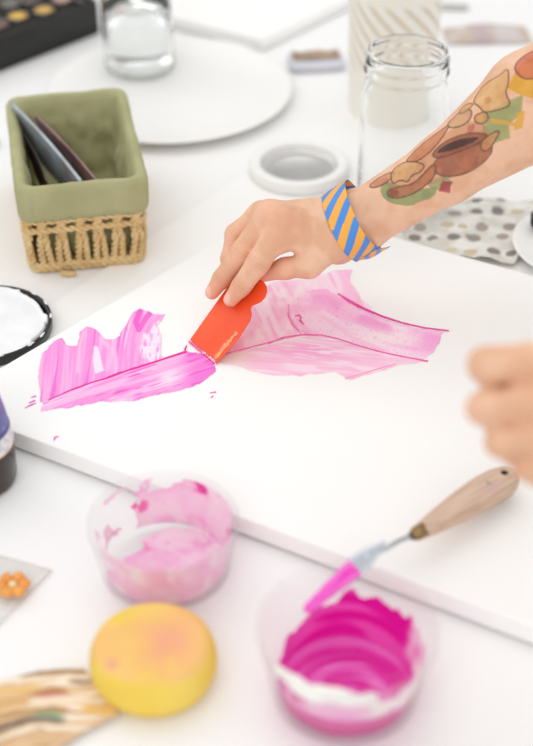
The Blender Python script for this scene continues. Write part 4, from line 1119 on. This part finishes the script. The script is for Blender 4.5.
fill([(486, 128), (500, 132), (496, 152), (484, 162), (478, 150)], (168, 168, 116), GR, sm=1, k=.6)
fill([(508, 86), (520, 62), (560, 40), (560, 86), (534, 98), (522, 94)], (226, 170, 62), (216, 156, 50), sm=0, k=.9)
fill([(520, 112), (527, 110), (526, 128), (517, 130)], (224, 168, 70), None, sm=0, k=.85)
fill([(494, 116), (520, 122), (520, 126), (493, 121)], (216, 168, 76), None, sm=0, k=.85)
fill([(471, 122), (478, 121), (476, 134), (470, 135)], (190, 90, 90), None, sm=0, k=.8)
# leaf and petal shapes
fill([(388, 186), (404, 164), (430, 142), (456, 122), (480, 116), (498, 134), (492, 160), (462, 176), (430, 184), (406, 192)], (196, 138, 100), (178, 118, 84), None, k=.5)
BR, BR2 = (172, 104, 74), (146, 82, 60)
fill([(438, 160), (448, 150), (470, 142), (490, 140), (498, 146), (494, 158), (480, 170), (462, 176), (446, 174), (438, 168)], BR, BR2, LN)
fill([(470, 150), (482, 150), (480, 162), (468, 164)], (188, 116, 84), (176, 106, 80), None, k=.7)
fill([(484, 140), (498, 130), (504, 130), (500, 138), (494, 150), (486, 150)], (206, 146, 96), (190, 130, 84), LN)
fill([(434, 152), (446, 138), (470, 130), (494, 132), (484, 142), (462, 150), (444, 156)], (160, 96, 70), BR2, LN)
fill([(438, 150), (450, 140), (470, 135), (486, 135), (474, 142), (452, 149)], (84, 58, 54), (70, 48, 46), None, k=.9)
fill([(408, 152), (424, 136), (440, 124), (452, 118), (444, 134), (434, 148), (420, 158), (408, 158)], (196, 126, 88), (178, 106, 74), LN)
fill([(369, 180), (382, 170), (398, 166), (396, 174), (384, 182), (374, 184)], (206, 142, 104), (188, 124, 92), LN)
fill([(390, 188), (402, 184), (418, 182), (428, 172), (438, 160), (442, 166), (438, 178), (424, 190), (408, 196), (394, 196)], (182, 114, 80), (156, 92, 64), LN)
fill([(393, 188), (402, 186), (404, 194), (395, 195)], (140, 78, 58), None, None, k=.7)
fill([(392, 166), (404, 156), (420, 158), (430, 162), (424, 170), (416, 172), (412, 180), (404, 176), (396, 182)], (214, 168, 114), (198, 148, 98), LN)
fill([(446, 118), (460, 106), (472, 104), (474, 114), (466, 122), (452, 124)], (206, 160, 120), (190, 144, 110), LN)
ang_ = [(465+5.5*math.cos(a*.785), 111+5*math.sin(a*.785)) for a in range(8)]
fill([(476, 112), (488, 108), (492, 116), (486, 122), (478, 120)], (204, 150, 90), (188, 134, 80), LN)
fill([(472, 98), (482, 82), (500, 74), (508, 66), (510, 80), (506, 90), (514, 104), (500, 108), (486, 110), (480, 102)], (222, 178, 118), (208, 158, 98), LN)
fill([(484, 96), (490, 92), (494, 98), (488, 102)], (190, 140, 90), None, None, k=.6)
fill([(512, 66), (524, 52), (546, 44), (560, 50), (552, 66), (536, 78), (522, 78)], (206, 112, 84), (188, 92, 70), LN)
fill([(476, 100), (466, 98), (458, 106), (462, 110)], (206, 156, 110), None, LN, .5)
inkfade = ink[:, None]
cr = np.where(inkfade, ct, cr)
V = np.concatenate([Vb, Vr, Vl]); Q = np.concatenate([Qb, Qr+len(Vb), Ql+len(Vb)+len(Vr)]); c = np.concatenate([skin(Vb), cr, skin(Vl)])
per = thing('person', (.86, .94, -.75), 'person with a colourful forearm tattoo leaning in from the right, scraper in right hand', 'person')
M_skin = mat_attr('skin', .5, sss=.18, bump=.10, bscale=700, spec=.35)
obj('body', rel(V, per), Q, M_skin, per, lin(c))
# wristband, fitted to the wrist by marching out to the skin
def band():
    na, nw = 420, 60; a = np.arange(na)*2*PI/na
    nrmB = nrm(fa)                        # band runs square to the arm, a little slanted
    c0 = W0-fa*.0075
    tA, tW = np.meshgrid(a, np.linspace(-.0124, .0124, nw), indexing='ij')
    dirs = np.cos(tA)[..., None]*fn_+np.sin(tA)[..., None]*fb
    base = c0+fa*(tW+.003*np.sin(tA)*-1)[..., None]
    R = np.full(tA.shape, .012).ravel(); B_ = base.reshape(-1, 3); D_ = dirs.reshape(-1, 3)
    for _ in range(14): R = R-f_right(B_+D_*R[:, None])*.9
    R = R.reshape(tA.shape); Rm = np.maximum(R.max(1), 0)
    k = np.arange(-14, 15)                # paper band bridges hollows: smooth the radius around
    Rs = sum(np.roll(Rm, int(j)) for j in k)/len(k); Rs = np.maximum(Rs, Rm); k = np.arange(-18, 19); Rs = sum(np.roll(Rs, int(j)) for j in k)/len(k)+.0009
    V = base+dirs*Rs[:, None, None]
    mp_ = V[:, nw//2]; seg = np.linalg.norm(np.roll(mp_, -1, 0)-mp_, axis=1); arc = np.cumsum(seg)
    k = np.arange(-25, 26); arc = arc+0*sum(np.roll(seg, int(j)) for j in k)
    ph = ((arc[:, None]*1000*1.0+(tW*1000)*.95)/21.0) % 1
    c = mix((250, 178, 72), (74, 144, 226), sstep(.48, .52, ph)*sstep(1.0, .96, ph)+0*ph)
    return V, c, na, nw
V, c, na, nw = band()
wbd = obj('wristband', rel(V.reshape(-1, 3), per), grid_faces(na, nw, True), mat_attr('printed_paper_band', .55), per, lin(c.reshape(-1, 3)), label='blue and orange diagonally striped paper wristband')
sm_ = wbd.modifiers.new('thick', 'SOLIDIFY'); sm_.thickness = .0005; sm_.offset = 1
ia = int(na*.215); Pt = []
for u in np.linspace(0, 1, 12):
    k = ia+int(u*34); o_ = nrm(V[k, 30]-W0-fa*((V[k, 30]-W0)@fa))
    for v in np.linspace(.10, .92, 16): Pt.append(V[k, 0]*(1-v)+V[k, -1]*v+o_*(.0012+.006*u*u)+fa*(.0085*u**.7))
Pt = np.array(Pt)
ct2 = np.array([mix((250, 178, 72), (86, 146, 226), float(((u*1.4+v*1.6) % 1) > .5)) for u in np.linspace(0, 1, 12) for v in np.linspace(0, 1, 16)])
tb_ = obj('band_tab', rel(Pt, per), grid_faces(12, 16), bpy.data.materials['printed_paper_band'], per, lin(ct2), label='loose striped end of the wristband')
tb_.parent = wbd
sm_ = tb_.modifiers.new('thick', 'SOLIDIFY'); sm_.thickness = .0005
# clothes, hair, shoes
M_shirt = mat('white_shirt_cotton', (232, 230, 226), .9, .06, 20, bump=.2, bscale=200)
M_jean = mat('blue_denim', (70, 86, 118), .9, .2, 60, bump=.2, bscale=500)
hR, hL = shR*.42+elbowR*.58, shL*.42+elbowL*.58
shirt = union([capsule(hR, shR, .054, .058), capsule(hL, shL, .054, .058), capsule(shR, neck+[.03, .05, -.05], .058, .050), capsule(shL, neck+[.03, -.05, -.05], .058, .050),
    capsule(chest+[0, .06, 0], pel+[-.03, .05, .10], .114, .112), capsule(chest+[0, -.06, 0], pel+[-.03, -.05, .10], .114, .112)], .04)
Vs, Qs = nets(shirt, [.36, .55, -.02], [1.06, 1.32, .68], .0085)
obj('shirt', rel(Vs, per), Qs, M_shirt, per)
tr_ = union([capsule(pel+[0, .05, .06], pel+[0, -.05, .06], .118, .118), capsule(hipR, kneeR, .094, .068), capsule(kneeR, ankR, .068, .054), capsule(hipL, kneeL, .094, .068), capsule(kneeL, ankL, .068, .054)], .03)
Vs, Qs = nets(tr_, [.66, .68, -.74], [1.06, 1.22, .30], .0095)
obj('trousers', rel(Vs, per), Qs, M_jean, per)
hair = union([ellip(headc+[.016, 0, .022], [.098, .088, .104]), ellip(headc+[.065, 0, -.03], [.060, .078, .105])], .03)
def f_hair(p): return np.maximum(hair(p), -ellip(headc+[-.075, 0, -.045], [.085, .075, .112])(p))
Vs, Qs = nets(f_hair, headc-.20, headc+.20, .006)
obj('hair', rel(Vs, per), Qs, mat('brown_hair', (92, 62, 44), .55, .4, 90, stretch=(1, 1, 8)), per)
for an, sgn in ((ankR, 1), (ankL, -1)):
    sh = union([capsule(an+[.02, 0, -.035], an+[-.14, .02*sgn, -.040], .040, .031)], .01)
    Vs, Qs = nets(lambda p: np.maximum(sh(p), -(p[:, 2]+.749)), an+[-.22, -.08, -.10], an+[.10, .08, .03], .005)
    obj('shoe', rel(Vs, per), Qs, mat('white_trainer', (222, 220, 216), .6, .1, 30), per)
for s in (-1, 1):
    MB().lathe([(0, -.011)]+[(.011*math.sin(k*PI/12), -.011*math.cos(k*PI/12)) for k in range(1, 12)]+[(0, .011)], rel(headc+[-.080, s*.030, .012], per), 20).build('eye', mat('eye_white', (236, 232, 226), .2, rgb2=(90, 66, 50), scale=120), per)
# ================================================================== LIGHT
wd = bpy.data.worlds.new('daylight'); SC.world = wd; wd.use_nodes = True
bgn = wd.node_tree.nodes['Background']; bgn.inputs['Color'].default_value = (.985, .992, 1.0, 1); bgn.inputs['Strength'].default_value = .72
def area(name, loc, target, sx_, sy2, power, col=(1, 1, 1)):
    l = bpy.data.lights.new(name, 'AREA'); l.shape = 'RECTANGLE'; l.size = sx_; l.size_y = sy2; l.energy = power; l.color = col
    o = bpy.data.objects.new(name, l); COL.objects.link(o); o.location = loc
    import mathutils
    o.rotation_euler = (mathutils.Vector(target)-mathutils.Vector(loc)).to_track_quat('-Z', 'Y').to_euler()
    return o
area('ceiling_light', (-.3, 1.9, 2.0), (0, 1.2, 0), 2.4, 2.0, 9, (1, .99, .975))
area('left_area_light', (-2.6, 2.4, 1.2), (0, 1.1, .05), 2.2, 1.8, 9, (.97, .985, 1))  # broad soft area light from the left; no window is built
area('front_fill', (-.5, -1.3, 1.9), (0, 1.0, .05), 2.2, 1.6, 14, (.985, .99, 1))  # added fill from behind the camera, brightens the front-facing sides
# ================================================================== CAMERA
cd = bpy.data.cameras.new('camera'); co = bpy.data.objects.new('camera', cd); COL.objects.link(co)
co.location = tuple(CAM); co.rotation_euler = (PI/2-PIT, 0, 0)
cd.sensor_fit = 'VERTICAL'; cd.sensor_height = 36; cd.lens = 36*F/H; cd.clip_start = .05
cd.dof.use_dof = True; cd.dof.focus_distance = 1.345; cd.dof.aperture_fstop = cd.lens/24.5
SC.camera = co
SC.view_settings.view_transform = 'Standard'; SC.view_settings.look = 'None'; SC.view_settings.gamma = 1; SC.view_settings.exposure = 0.24
SC.cycles.use_denoising = True
SC.cycles.max_bounces = 14; SC.cycles.transmission_bounces = 12; SC.cycles.transparent_max_bounces = 16
